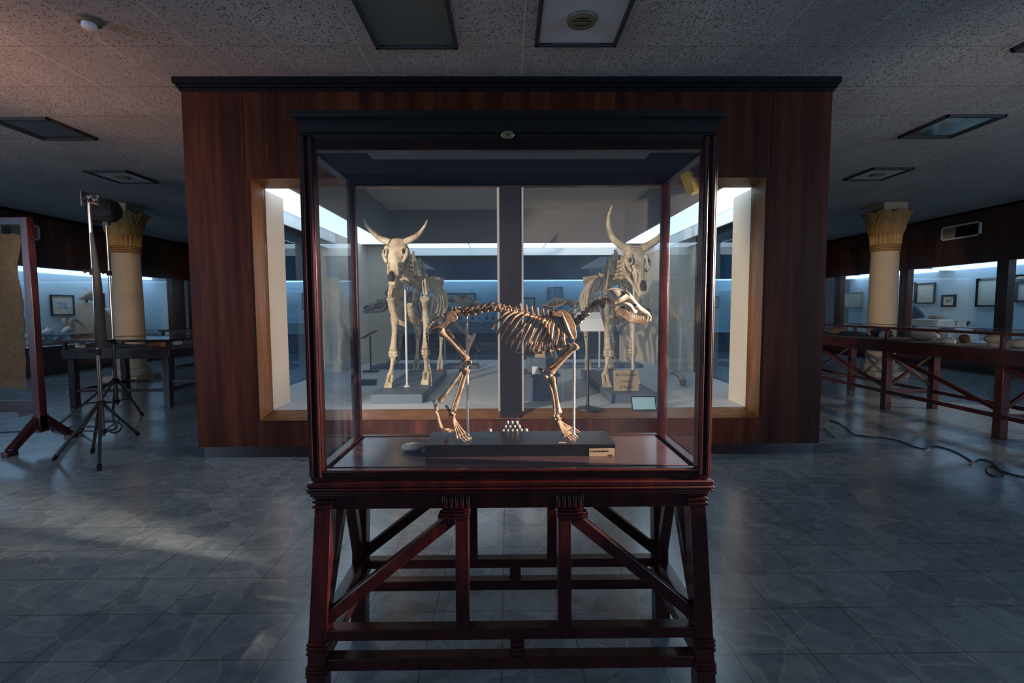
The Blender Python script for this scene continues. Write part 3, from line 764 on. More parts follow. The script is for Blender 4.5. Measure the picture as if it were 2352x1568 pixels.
# sacrum
m = MB(); m.tube([d(1036, 720), d(1048, 715), d(1062, 717)], [.008, .012, .009], 10)
for px in (1038, 1046, 1054): m.tube([d(px, 714), d(px, 704)], [.006, .005], 8, 1)
m.build('sacrum', DB, DOG)
# tail
tl = [(1036, 722), (1022, 722), (1008, 727), (997, 735), (988, 745), (981, 757), (979, 768), (982, 782), (984, 800), (984, 820), (985, 836), (989, 855), (990, 872), (990, 888)]
vs, step = spine_run(tl, 22)
for i, (p, t_) in enumerate(vs):
    r_ = .0052 - .00016 * i
    m = MB(); m.tube([p - t_ * step * .42, p - t_ * step * .3, p, p + t_ * step * .3, p + t_ * step * .42], [r_ * .8, r_ * 1.15, r_ * .6, r_ * 1.1, r_ * .7], 8, 2)
    m.build('tail_vertebra', DB, DOG)
# ribs (crop coordinates -> frame pixels)
c2 = lambda x, y: (1130 + x * .11482, 680 + y * .11482)
RIBS = [((340, 305), (180, 430), (0, 660)), ((480, 320), (290, 430), (95, 780)), ((600, 340), (430, 450), (195, 860)),
        ((705, 360), (520, 520), (295, 950)), ((815, 400), (640, 590), (385, 1035)), ((885, 420), (740, 620), (520, 1100)),
        ((960, 440), (840, 640), (660, 1135)), ((1045, 470), (940, 720), (775, 1125)), ((1100, 520), (1040, 750), (880, 1115)),
        ((1150, 540), (1120, 800), (1015, 1085)), ((1230, 560), (1190, 830), (1130, 1060)), ((1330, 590), (1320, 800), (1265, 1025)),
        ((1420, 600), (1440, 800), (1460, 960))]
for i, (a, b, c) in enumerate(RIBS):
    wd = .052 - abs(i - 5) * .0038; f_ = i / 12
    A, B, C_ = c2(*a), c2(*b), c2(*c)
    mid = ((B[0] + C_[0]) / 2 - 1, (B[1] + C_[1]) / 2)
    botw = .040 - .028 * min(1, i / 5)
    for s in (-1, 1):
        near = [d(A[0], A[1], -.010), d((A[0] * .6 + B[0] * .4), (A[1] * .75 + B[1] * .25), -wd * .55), d(B[0], B[1], -wd), d(mid[0], mid[1], -wd * 1.05), d(C_[0], C_[1], -max(botw, .012))]
        if s > 0: near = [Vector((p.x, 2 * YD - p.y, p.z)) for p in near]
        MB().tube(near, [.0052, .0044, .0041, .0045, .0052], 8, 4, flat=.8).build('rib', DB, DOG)
# costal cartilage wires and sternum
m = MB()
m.tube([d(1153, 782, -.03), d(1172, 800, -.03), d(1195, 812, -.02), d(1215, 815, -.01), d(1240, 810, -.01)], .0012, 6)
m.tube([d(1160, 737, -.05), d(1190, 755, -.053), d(1215, 772, -.053), d(1245, 780, -.05), d(1275, 775, -.045), d(1303, 772, -.04)], .0008, 6)
lab(m.build('binding_wire', M['metal'], DOG), 'thin steel wire tying the ribs')
m = MB()
stp = [(1205, 813), (1225, 811), (1245, 809), (1262, 806), (1282, 802), (1300, 797)]
for a, b in zip(stp, stp[1:]): m.bone(d(*a), d(*b), .0036, 1.4, 1.4)
m.build('sternum', DB, DOG)
# scapulae
for s in (-1, 1):
    pts = [(1180, 420), (1225, 350), (1300, 295), (1400, 270), (1480, 292), (1560, 370), (1625, 470), (1668, 580), (1684, 700), (1690, 800), (1680, 850), (1620, 880), (1565, 865), (1500, 780), (1400, 705), (1300, 605), (1215, 490)]
    P = []
    for q in pts:
        p = d(*c2(*q), -.05); p.y = YD - .05 + (p.z - 1.2) * .12
        P.append(p)
    if s > 0: P = [Vector((p.x - .012, 2 * YD - p.y, p.z)) for p in P]
    sc = MB().plate(P, (0, .0035, 0)).build('scapula', DB, DOG, bevel=.0012)
    rp = [d(*c2(*q), -.056) for q in ((1385, 300), (1430, 420), (1490, 570), (1560, 740), (1610, 850))]
    if s > 0: rp = [Vector((p.x - .012, 2 * YD - p.y, p.z)) for p in rp]
    MB().tube(rp, [.0015, .005, .006, .005, .006], 8, 3, flat=1.7, flatdir=(0, 1, 0)).build('scapular_spine', DB, sc)
# pelvis
c1 = lambda x, y: (970 + x * .11482, 680 + y * .11482)
for s in (-1, 1):
    P = [d(*c1(*q), -.028) for q in ((540, 300), (600, 285), (660, 330), (705, 410), (708, 460), (650, 495), (560, 515), (490, 590), (430, 655), (340, 720), (250, 760), (130, 790), (95, 765), (150, 735), (175, 650), (250, 590), (370, 575), (440, 510), (470, 400))]
    if s > 0: P = [Vector((p.x - .006, 2 * YD - p.y, p.z)) for p in P]
    m = MB().plate(P, (0, .008, 0)); h = d(1013, 759, s * .03)
    m.ell(h, .012, .01, .012)
    m.build('pelvis', DB, DOG, bevel=.002)
def toes(base, tips, m, r=.0026):
    for b_, t_ in zip(base, tips):
        b_ = Vector(b_); t_ = Vector(t_); k = b_.lerp(t_, .45) + Vector((0, 0, .006)); k2 = b_.lerp(t_, .8) + Vector((0, 0, .003))
        m.bone(b_, k, r, 1.5, 1.4, n=8); m.bone(k, k2, r * .9, 1.4, 1.3, n=8); m.tube([k2, t_ + Vector((0, 0, .002)), t_ + Vector((.003, 0, -.001))], [r * 1.1, r * .8, r * .2], 8)
def paw(name, ankle, mids, tips, r=.0028):
    m = MB(); n = len(mids)
    for k, q in enumerate(mids): m.bone(Vector(ankle) + Vector((0, (k - 1.5) * .005, 0)), q, r, 1.5, 1.6, n=8)
    o = m.build(name, DB, DOG)
    m = MB(); toes(mids, tips, m, r); m.build('toes', DB, o)
# hind legs: near
m = MB().bone(d(1010, 760, -.036), d(1073, 828, -.040), .0074, 1.7, 1.9, (.002, 0, .003)); m.ell(d(1016, 758, -.034), .008, .009, .008); m.ell(d(1076, 833, -.04), .010, .012, .011)
m.build('femur', DB, DOG)
m = MB().ell(d(1081, 832, -.05), .005, .005, .008); m.build('kneecap', DB, DOG)
m = MB().bone(d(1072, 845, -.040), d(1041, 944, -.038), .0068, 2.1, 1.4, (.003, 0, 0)); m.bone(d(1063, 858, -.047), d(1036, 944, -.046), .002, 1.6, 1.6)
m.build('tibia', DB, DOG)
m = MB().tube([d(1024, 930, -.040), d(1029, 938, -.040), d(1035, 950, -.038)], [.0055, .004, .0065], 10)
for q in ((1038, 948), (1042, 952), (1035, 955), (1041, 958)): m.ell(d(*q, -.038), .0068, .009, .0055)
m.build('hock', DB, DOG)
zt = ZBT + .004
tipp = lambda px, off: Vector((at(px, 1010, YD + off).x, YD + off, zt))
fy = [-.058, -.046, -.034, -.024]
paw('hind_foot', d(1039, 957, -.038), [Vector((tipp(1050 + k * 6, o_).x, YD + o_, ZBT + .016 + .002 * k)) for k, o_ in enumerate(fy)], [tipp(1066 + k * 5, o_ - .002) for k, o_ in enumerate(fy)], .0030)
# hind legs: far, raised
m = MB().bone(d(1024, 757, .036), d(1071, 820, .040), .0074, 1.7, 1.9, (.002, 0, .003)); m.ell(d(1073, 823, .04), .010, .012, .011); m.build('femur', DB, DOG)
m = MB().bone(d(1068, 838, .040), d(1008, 923, .038), .0066, 2.1, 1.4, (.003, 0, 0)); m.build('tibia', DB, DOG)
m = MB().tube([d(995, 917, .038), d(998, 926, .038), d(1002, 937, .038)], [.0055, .004, .0065], 10)
for q in ((1004, 930), (1003, 940), (1001, 947)): m.ell(d(*q, .038), .0065, .009, .0055)
m.build('hock', DB, DOG)
fy2 = [.024, .034, .044, .054]
paw('hind_foot', d(1003, 948, .038), [d(1010 + k * 3, 985 + k, o_) for k, o_ in enumerate(fy2)], [d(1030 + k * 4, 995 - k * 2, o_) for k, o_ in enumerate(fy2)], .0027)
# forelegs
def foreleg(off, sh, el, x_):
    s = 1 if off > 0 else -1
    m = MB().bone(d(*sh, off), d(*el, off), .0082, 2.0, 1.6, (0, 0, -.004)); m.build('humerus', DB, DOG)
    m = MB().bone(d(el[0] + 4, el[1] + 8, off), d(1282 + x_, 950, off), .0068, 1.5, 1.6, (.004, 0, 0)); m.build('radius', DB, DOG)
    m = MB().tube([d(el[0] - 18, el[1] - 6, off), d(el[0] - 12, el[1] + 6, off), d(el[0] - 3, el[1] + 22, off), d(1270 + x_, 910, off + .004 * s), d(1274 + x_, 951, off + .006 * s)], [.0068, .0075, .0055, .0042, .005], 8)
    m.build('ulna', DB, DOG)
    m = MB()
    for q in ((1272, 955), (1279, 955), (1275, 962), (1283, 961)): m.ell(d(q[0] + x_, q[1], off), .0065, .010, .0058)
    m.tube([d(1272 + x_, 958, off), d(1264 + x_, 963, off)], [.005, .004], 8, 1)
    m.build('wrist', DB, DOG)
    fo = [off - .015, off - .005, off + .005, off + .015]
    paw('front_foot', d(1280 + x_, 965, off), [Vector((tipp(1296 + x_ + k * 4, o_).x, YD + o_, ZBT + .017 + .001 * k)) for k, o_ in enumerate(fo)], [tipp(1312 + x_ + k * 5, o_) for k, o_ in enumerate(fo)], .0030)
foreleg(-.040, (1325, 790), (1264, 856), 0)
foreleg(.040, (1314, 792), (1258, 850), 3)
# skull
SK = M['dogskull']
secs = []
for px, top, bot, hw in ((1395, 669, 684, .005), (1398, 666, 692, .014), (1405, 664.5, 697, .024), (1414, 664.5, 699, .0285), (1424, 666, 697, .027), (1432, 667.5, 693, .019), (1440, 669, 694, .015), (1447, 673, 700, .016), (1453, 679, 708, .017), (1460, 689, 717, .018), (1467, 698, 722, .0175), (1475, 705, 725, .016), (1483, 710, 727, .0145), (1490, 716, 729, .0125), (1494.5, 722, 732, .009), (1496, 728, 733, .005)):
    a = d(px, top); b = d(px, bot); cz = (a.z + b.z) / 2; hz = (a.z - b.z) / 2; sec_ = []
    for k in range(20):
        an = 2 * math.pi * k / 20; yy = math.cos(an); zz = math.sin(an)
        wz = 1 - .25 * max(0, zz) ** 2
        sec_.append(Vector((a.x, YD + hw * yy * wz, cz + hz * zz)))
    secs.append(sec_)
skull = MB().loft(secs).build('skull', SK, DOG, ang=80, subsurf=1)
m = MB()
for s in (-1, 1):
    m.tube([d(1406, 699, s * .026), d(1416, 700, s * .040), d(1428, 697, s * .050), d(1440, 697, s * .050), d(1449, 703, s * .040), d(1455, 713, s * .028), d(1462, 716, s * .018)], [.005, .0045, .0042, .0048, .0065, .0075, .006], 10, 4, flat=.6, flatdir=(0, 1, 0))
    m.tube([d(1436, 669, s * .010), d(1443, 674, s * .024), d(1447, 680, s * .034)], [.006, .0045, .0018], 8)
    m.ell(d(1412, 700, s * .017), .009, .008, .008)
m.tube([d(1390, 669), d(1398, 664), d(1415, 663), d(1430, 666)], [.002, .0028, .0025, .001], 8)
m.build('cheekbones', SK, skull, ang=80)
m = MB()
for s in (-1, 1):
    m.ell(d(1458, 704, s * .0165), .0075, .004, .011, rot=Matrix.Rotation(R(35), 3, 'Y'))
m.ell(d(1496.0, 723), .004, .006, .004)
lab(m.build('eye_socket', M['ink'], skull), 'dark eye sockets and nose opening')  # solid dark ellipsoids put the shade of the hollows into colour
m = MB()
for s in (-1, 1):
    for k, px in enumerate((1455, 1460, 1465, 1470, 1475, 1479)):
        a = d(px, 722 + k * .8, s * (.017 - .001 * k)); r_ = .0032 if k < 3 else .0022
        m.tube([a, a - Vector((0, 0, .005 if k < 3 else .0035)), a - Vector((0, 0, .008 if k == 1 else .0055))], [r_, r_ * .8, r_ * .2], 6, 1)
    a = d(1487, 725, s * .0105); m.tube([a, a + Vector((0, 0, -.012)), a + Vector((-.006, 0, -.022))], [.0036, .0028, .0004], 8)
    for k in range(3):
        a = d(1493 + k, 731, s * (.0065 - k * .002)); m.tube([a, a - Vector((0, 0, .010))], [.0022, .0012], 6, 1)
lab(m.build('upper_teeth', SK, skull), 'pale upper teeth')
man = MB()
for s in (-1, 1):
    pts = [(1404, 706, .040), (1412, 703, .040), (1419, 712, .038), (1427, 702, .037), (1434, 702, .036), (1441, 714, .032), (1450, 724, .026), (1462, 728, .021), (1475, 731, .015), (1484, 732, .010), (1490, 735, .006), (1488, 741, .006), (1480, 744, .009), (1466, 744, .016), (1450, 741, .023), (1436, 735, .029), (1424, 726, .034), (1414, 718, .038)]
    P = [d(a, b, s * c) for a, b, c in pts]
    man.plate(P, (0, .005, 0))
mn = man.build('mandible', M['jawbone'], DOG, bevel=.0018)
m = MB()
for s in (-1, 1):
    for k, px in enumerate((1452, 1457, 1462, 1467, 1472, 1477)):
        a = d(px, 727 + k * .8, s * (.025 - .0022 * k)); m.tube([a, a + Vector((0, 0, .005)), a + Vector((0, 0, .0075))], [.0028, .0022, .0004], 6, 1)
    a = d(1484, 733, s * .010); m.tube([a, a + Vector((.002, 0, .010)), a + Vector((-.001, 0, .019))], [.0034, .0026, .0004], 8)
m.build('lower_teeth', SK, mn)

# things beside it
pd = at_z(950, 1034, ZB)
m = MB().ell((pd.x, pd.y, ZB + .0135), .043, .032, .0135, 28, 12); m.ell((pd.x + .012, pd.y - .004, ZB + .021), .02, .016, .0065, 20, 8)
tag(m.build('shell_disc', M['shell']), 'smooth grey shell lying on the case floor beside the black board', 'shell')
mb_pos = []
for px, py in ((1176, 982), (1184, 986), (1168, 985), (1160, 988), (1192, 988), (1177, 990), (1168, 992), (1186, 993), (1200, 990), (1155, 992), (1125, 981), (1208, 982)):
    pass
k = 0
proto = None
def mothball(p, label):
    global proto
    if proto is None:
        proto = MB().ell((0, 0, 0), .0085, .0085, .0085, 14, 9).build('mothball', M['ball'], local=True); o = proto
    else:
        o = proto.copy(); COL.objects.link(o)
    o.location = p; return tag(o, label, 'mothball', 'mothballs behind the board')
yb = 1.80; z0 = ZB + .0075
base_x = at(1176, 990, yb).x
tag(MB().box(base_x - .11, base_x + .11, 1.775, 1.825, ZB, ZB + .022).build('low_tray', M['ebony'], bevel=.002), 'low dark tray behind the black board, carrying the mothballs', 'tray')
zt0 = ZB + .022 + .0085
for dx, r_ in [(-.034, 0), (-.017, 0), (0, 0), (.017, 0), (.034, 0), (-.0255, 1), (-.0085, 1), (.0085, 1), (.0255, 1), (-.017, 2), (0, 2), (.017, 2)]:
    mothball((base_x + dx, yb, zt0 + r_ * .0148), ['white mothball in the lowest row of the heap behind the black board', 'white mothball in the middle row of the heap behind the board', 'white mothball in the top row of the heap behind the board'][r_])
for px, lbl in ((1125, 'single white mothball left of the heap behind the black board'), (1208, 'single white mothball right of the heap behind the black board')):
    mothball((at(px, 990, yb).x, yb, zt0), lbl)

# ================================================================= LARGE QUADRUPED SKELETONS
def quadruped(root_, bone, horns=None, horn_r=.035, neck=None, hx=0.0, headturn=0.0):
    """local coordinates: facing -Y, origin on the base top between the front hooves"""
    V = Vector
    b = lambda nm, m, **k: m.build(nm, bone, root_, local=True, **k)
    # spine
    sp = [(0, .18, 1.13), (0, .45, 1.13), (0, .75, 1.12), (0, 1.02, 1.13), (0, 1.22, 1.16)]
    n = 18
    def along(pts, f_):
        pts = [V(p) for p in pts]; x = f_ * (len(pts) - 1); i = min(int(x), len(pts) - 2); return pts[i].lerp(pts[i + 1], x - i)
    for i in range(n):
        f_ = i / (n - 1); p = along(sp, f_); m = MB()
        m.tube([p - V((0, .026, 0)), p, p + V((0, .026, 0))], [.032, .026, .032], 10, 2)
        h_ = .23 * max(0, 1 - abs(f_ - .10) * 2.6) + .08
        m.tube([p + V((0, 0, .02)), p + V((0, .03, h_ * .6)), p + V((0, .05, h_))], [.02, .016, .02], 8, 2, flat=.5, flatdir=(1, 0, 0))
        tr = .05 if f_ < .6 else .13
        m.tube([p - V((tr, 0, .0)), p + V((0, 0, .01)), p + V((tr, 0, 0))], [.009, .018, .009], 8, 2)
        b('vertebra', m)
    hz = 1.36
    nk = neck or [(0, .16, 1.12), (0.0, .04, 1.12), (hx * .4, -.07, 1.20), (hx * .8, -.14, 1.30)]
    for i in range(7):
        f_ = (i + .5) / 7; p = along(nk, f_); m = MB(); m.ell(p, .045, .035, .04, 12, 8)
        m.tube([p, p + V((0, .03, .075))], [.02, .012], 8, 1)
        for s in (-1, 1): m.tube([p, p + V((s * .08, 0, -.03))], [.022, .012], 8, 1)
        b('neck_vertebra', m)
    # ribs
    for i in range(12):
        y = .16 + i * .066; f_ = i / 11
        wd = .15 + .16 * math.sin(math.pi * min(1, .16 + f_ * .62)); dp = .54 - .10 * f_ if i > 3 else .46 + .025 * i
        sl = .05 + .22 * f_
        for s in (-1, 1):
            pts = [(s * .02, y, 1.14), (s * wd * .62, y + .01, 1.12), (s * wd * .95, y + sl * .25, 1.0), (s * wd * 1.03, y + sl * .55, 1.13 - dp * .55), (s * wd * .85, y + sl * .85, 1.13 - dp * .85), (s * wd * .45, y + sl, 1.13 - dp)]
            b('rib', MB().tube(pts, [.015, .016, .019, .022, .020, .014], 8, 3, flat=.6))
    b('sternum', MB().tube([(0, .08, .84), (0, .2, .72), (0, .42, .64), (0, .62, .66)], [.03, .035, .04, .025], 10))
    # legs
    for s in (-1, 1):
        dy = -.08 if s < 0 else .10
        m = MB().plate([V(p) for p in ((s * .10, .33, 1.30), (s * .10, .12, 1.34), (s * .17, -.02, .95), (s * .18, .04, .90), (s * .14, .20, 1.12))], (.016, 0, 0))
        m.tube([(s * .115, .2, 1.32), (s * .17, .06, 1.08), (s * .195, .0, .94)], [.008, .022, .016], 8)
        b('scapula', m, bevel=.006)
        e = V((s * .155, .12 + dy * .5, .68)); sh = V((s * .175, -.01, .91)); cz = V((s * .15, .03 + dy, .36)); ft = V((s * (.16 if s > 0 else .18), .02 + dy, .11))
        b('humerus', MB().bone(sh, e, .034, 1.45, 1.45))
        m = MB().bone(e, cz, .031, 1.4, 1.35); m.tube([e + V((0, .07, .07)), e + V((0, .04, 0)), e.lerp(cz, .5) + V((0, .03, 0))], [.022, .02, .01], 8); b('radius', m)
        m = MB()
        for k in range(4): m.ell(cz + V(((k % 2 - .5) * .04, 0, -.015 - .03 * (k // 2))), .032, .035, .022)
        b('carpus', m)
        b('cannon_bone', MB().bone(cz - V((0, 0, .06)), ft, .022, 1.5, 1.7))
        m = MB()
        for q in (-.022, .022):
            m.tube([ft + V((q, 0, 0)), ft + V((q, -.03, -.04)), ft + V((q, -.06, -.08)), V((ft.x + q, ft.y - .09, .0))], [.021, .018, .022, .014], 8)
        m.plate([V((ft.x - .045, ft.y - .11, 0)), V((ft.x + .045, ft.y - .11, 0)), V((ft.x + .035, ft.y - .07, .05)), V((ft.x - .035, ft.y - .07, .05))], (0, .05, 0))
        b('hoof', m, bevel=.006)
        # hind
        hp = V((s * .15, 1.30, 1.04)); kn = V((s * .18, 1.06, .74)); hk = V((s * .15, 1.36 + dy * .3, .47)); fh = V((s * .15, 1.26 + dy * .3, .12))
        b('femur', MB().bone(hp, kn, .034, 1.5, 1.6))
        b('tibia', MB().bone(kn, hk, .028, 1.6, 1.4))
        m = MB().tube([hk + V((0, .07, .08)), hk + V((0, .03, .01)), hk - V((0, 0, .05))], [.022, .03, .034], 10); b('hock', m)
        b('cannon_bone', MB().bone(hk - V((0, 0, .05)), fh, .021, 1.5, 1.7))
        m = MB()
        for q in (-.022, .022): m.tube([fh + V((q, 0, 0)), fh + V((q, -.03, -.04)), V((fh.x + q, fh.y - .08, .0))], [.021, .018, .02], 8)
        b('hoof', m)
    m = MB()
    for s in (-1, 1):
        m.plate([V(p) for p in ((s * .05, 1.12, 1.2), (s * .24, 1.08, 1.17), (s * .22, 1.16, 1.10), (s * .12, 1.30, 1.06), (s * .08, 1.52, 1.12), (s * .05, 1.48, 1.04), (s * .07, 1.28, 1.0), (s * .04, 1.2, 1.12))], (0, .02, .03))
    b('pelvis', m, bevel=.006)
    for i in range(12):
        f_ = i / 11; p = V((0, 1.28 + .26 * math.sin(f_ * 1.5), 1.19 - .55 * f_ * f_)); b('tail_vertebra', MB().ell(p, .018 - .008 * f_, .02, .022))

def cow_skull(root_, bone, c, tilt, turn, horns, horn_r, parent_rot=None):
    """elongated bovine skull hanging from c (poll), muzzle down/forward; horns = two point lists"""
    Rm = Matrix.Rotation(turn, 3, 'Z') @ Matrix.Rotation(tilt, 3, 'X')
    c = Vector(c)
    W = lambda p: c + Rm @ Vector(p)
    secs = []
    # along local -Z (poll -> muzzle); local -Y is the face
    for z, w_, f0, f1 in ((.03, .075, -.03, .05), (.0, .105, -.045, .085), (-.06, .098, -.055, .10), (-.12, .092, -.060, .10), (-.18, .080, -.060, .09), (-.25, .060, -.055, .06), (-.32, .050, -.050, .045), (-.39, .044, -.045, .03), (-.44, .042, -.035, .01), (-.47, .030, -.02, .0)):
        cy = (f0 + f1) / 2; hy = (f1 - f0) / 2
        secs.append([W((w_ * math.cos(a), cy + hy * math.sin(a) * (1 if math.sin(a) > 0 else .85), z)) for a in [2 * math.pi * k / 20 for k in range(20)]])
    sk = MB().loft(secs).build('skull', bone, root_, local=True, ang=80, subsurf=1)
    m = MB()
    for s in (-1, 1):
        m.tube([W((s * .085, .02, -.06)), W((s * .118, -.005, -.10)), W((s * .115, -.01, -.16)), W((s * .082, .0, -.22))], [.016, .018, .02, .016], 10)
        m.tube([W((s * .094 + s * .030 * math.cos(a) * .5, -.030 + .012 * math.cos(a), -.125 + .036 * math.sin(a))) for a in [2 * math.pi * k / 14 for k in range(15)]], .0105, 8, 1)
        m.ell(W((s * .085, -.02, -.075)), .032, .026, .026)
        m.ell(W((s * .048, -.016, -.30)), .016, .026, .07)
    m.build('cheekbones', bone, sk, local=True, ang=80)
    m = MB()
    for s in (-1, 1): m.ell(W((s * .092, -.030, -.125)), .020, .020, .030)
    m.tube([W((0, -.047, -.33)), W((0, -.046, -.38)), W((0, -.036, -.43))], [.012, .034, .026], 10)
    lab(m.build('eye_socket', M['ink'], sk, local=True), 'dark eye and nose openings')  # solid dark shapes painted as shade, the skull itself is closed here
    m = MB()
    for s in (-1, 1):
        m.tube([W((s * .08, .07, -.03)), W((s * .085, .13, -.12)), W((s * .07, .115, -.22)), W((s * .045, .075, -.32)), W((s * .025, .045, -.41)), W((s * .012, .02, -.47))], [.018, .034, .030, .022, .018, .015], 10, 3, flat=.5, flatdir=(1, 0, 0))
    m.build('jaw', bone, root_, local=True, ang=80)
    for pts in horns:
        k = len(pts); m = MB().tube([c + Vector(p) for p in pts], [horn_r * (1 - .86 * (i / (k - 1)) ** 1.3) for i in range(k)], 14, 5)
        m.build('horn', bone, root_, local=True, ang=80)

def mounted(name, loc, label, base, bone, rz, rods, cat='skeleton'):
    r_ = root(name, loc, label, cat, None, rz)
    x0, x1, y0, y1, h_ = base
    MB().box(x0, x1, y0, y1, -h_, 0).build('base_board', M['block'], r_, local=True, bevel=.004)
    quadruped(r_, bone)
    for x, y, z in rods:
        m = MB().tube([(x, y, 0), (x, y, z)], .011, 10, 1); m.lathe([(.035, 0), (.03, .01), (.012, .018)], (x, y, 0), 18)
        lab(m.build('support_rod', M['rod'], r_, local=True), 'pale grey upright rod')
    return r_
zb = .395
COW1 = mounted('horned_cattle_skeleton', (-1.035, 5.05, .48), 'cream cattle skeleton with short up-curved horns, left of the dark mullion', (-.245, .235, -.57, 1.27 + .0, .087), M['cowbone'], 0, [(.0, -.12, 1.06), (0.02, 1.1, 1.08)])
cow_skull(COW1, M['cowbone'], (-.05, -.22, 1.46), R(-16), R(-12), [
    [(-.07, 0, -.01), (-.15, 0, .02), (-.23, -.01, .08), (-.29, -.02, .15), (-.315, -.02, .21)],
    [(.07, 0, -.01), (.14, 0, .02), (.21, -.01, .06), (.27, -.02, .13), (.305, -.02, .20)]], .036)
COW2 = mounted('horned_cattle_skeleton', (1.18, 5.0, .48), 'cream cattle skeleton with long swept-up horns, right of the dark mullion', (-.23, .22, -.57, 1.24, .087), M['cowbone'], 0, [(.09, -.12, 1.0), (-.02, 1.1, 1.08)])
cow_skull(COW2, M['cowbone'], (.08, -.22, 1.36), R(-16), R(14), [
    [(-.06, 0, .01), (-.15, 0, .05), (-.235, 0, .13), (-.27, 0, .25), (-.265, 0, .35), (-.235, 0, .43)],
    [(.06, 0, .01), (.15, 0, .06), (.24, 0, .13), (.29, 0, .22), (.31, 0, .34), (.30, 0, .42)]], .042)
# two smaller skeletons at the back of the platform, side-on
def longhead(root_, bone, c, turn):
    cow_skull(root_, bone, c, R(-62), turn, [], .03)
BK1 = mounted('hornless_skeleton', (-1.62, 7.2, .455), 'grey brown skeleton with lowered head, behind the left horned skeleton', (-.2, .2, -.35, 1.5, .06), M['greybone'], R(90) + math.pi, [(0, .9, 1.1)])
longhead(BK1, M['greybone'], (0, -.12, 1.16), 0); BK1.scale = (.84, .84, .84); BK1.location = (-1.70, 7.25, .395 + .06 * .84 + .001)
BK2 = mounted('hornless_skeleton', (1.9, 7.2, .455), 'grey brown skeleton facing right, behind the right horned skeleton', (-.2, .2, -.35, 1.5, .06), M['greybone'], R(90), [(0, .9, 1.1)])
longhead(BK2, M['greybone'], (0, -.12, 1.14), 0); BK2.scale = (.8, .8, .8); BK2.location = (1.72, 7.25, .395 + .06 * .8 + .001)
BK1.rotation_euler.z = R(-90); BK2.rotation_euler.z = R(90)
BK1.rotation_euler.z = R(90) * -1 if False else R(-90)

# objects on the platform
def reading_stand(px, py_base, Y, top_z, w_, d_, label, mt, rx, board_mat, tilt):
    p = at_z(px, py_base, zb); p.y = p.y
    r_ = root('sign_stand', (p.x, p.y, zb), label, 'sign stand')
    m = MB().lathe([(.10, 0), (.095, .012), (.03, .022), (.013, .04)], (p.x, p.y, zb), 28); m.build('foot', mt, r_)
    MB().tube([(p.x, p.y, zb + .02), (p.x, p.y, top_z)], .012, 10, 1).build('pole', mt, r_)
    m = MB(); Rm = Matrix.Rotation(tilt, 3, 'X'); c = Vector((p.x + rx, p.y, top_z))
    pts = [c + Rm @ Vector((i * w_ / 2, j * d_ / 2, .01)) for i, j in ((-1, -1), (1, -1), (1, 1), (-1, 1))]
    m.plate(pts, Rm @ Vector((0, 0, .012))); m.build('sign_board', board_mat, r_)
reading_stand(1350, 939, 4.4, 1.15, .20, .26, 'black pole stand with tilted white sign, in front of the dark block', M['darkmetal'], .02, M['white'], R(35))
p = at_z(852, 853, zb)
r_ = root('sign_stand', (p.x, p.y, zb), 'small black reading stand at the back left corner of the platform', 'sign stand')
MB().lathe([(.12, 0), (.11, .012), (.02, .02)], (p.x, p.y, zb), 24).build('foot', M['darkmetal'], r_)
MB().tube([(p.x, p.y, zb + .015), (p.x, p.y, .90)], .012, 10, 1).build('pole', M['darkmetal'], r_)
MB().plate([(p.x - .10, p.y - .1, .87), (p.x + .08, p.y - .1, .97), (p.x + .08, p.y + .1, .97), (p.x - .10, p.y + .1, .87)], (0, 0, .015)).build('sign_board', M['darkmetal'], r_)
# dark plinth with a card and a pale crumpled specimen
a = at_z(1197, 920, zb); bb = at_z(1280, 920, zb); yb_ = a.y
r_ = root('specimen_plinth', ((a.x + bb.x) / 2, yb_ + .2, zb), 'dark box plinth standing right of the mullion on the platform', 'plinth')
zt_ = at(1200, 860, yb_).z
MB().box(a.x - .02, bb.x, yb_, yb_ + .42, zb, zt_ - .02).build('body', M['block'], r_, bevel=.004)
MB().box(a.x - .04, bb.x + .03, yb_ - .02, yb_ + .45, zt_ - .02, zt_).build('top', M['block'], r_, bevel=.004)
c = at(1236, 849, yb_ + .06)
tag(MB().plate([(c.x - .06, yb_ + .02, zt_ + .001), (c.x + .06, yb_ + .02, zt_ + .001), (c.x + .06, yb_ + .06, zt_ + .07), (c.x - .06, yb_ + .06, zt_ + .07)], (0, .003, 0)).build('caption_card', M['white']), 'white caption card propped on the dark plinth', 'card')
m = MB(); random.seed(3)
cx, cy, cz = c.x + .03, yb_ + .26, zt_
m.box(cx - .13, cx + .14, cy - .1, cy + .12, zt_, zt_ + .14)
tag(m.build('small_box', M['block'], bevel=.01), 'dark small box sitting on the plinth behind the white card', 'box')
m = MB()
for i in range(16):
    an = random.random() * 6.28; m.ell((cx + .07 * math.cos(an) * random.random(), cy + .06 * math.sin(an) * random.random(), zt_ + .18 + .24 * i / 16), .05 + random.random() * .02, .04, .035, 10, 7)
m.box(cx - .05, cx + .05, cy - .04, cy + .04, zt_ + .139, zt_ + .18)
tag(m.build('coral_specimen', M['tan'], ang=80), 'pale lumpy specimen standing on the plinth, seen behind the dog ribs', 'specimen')
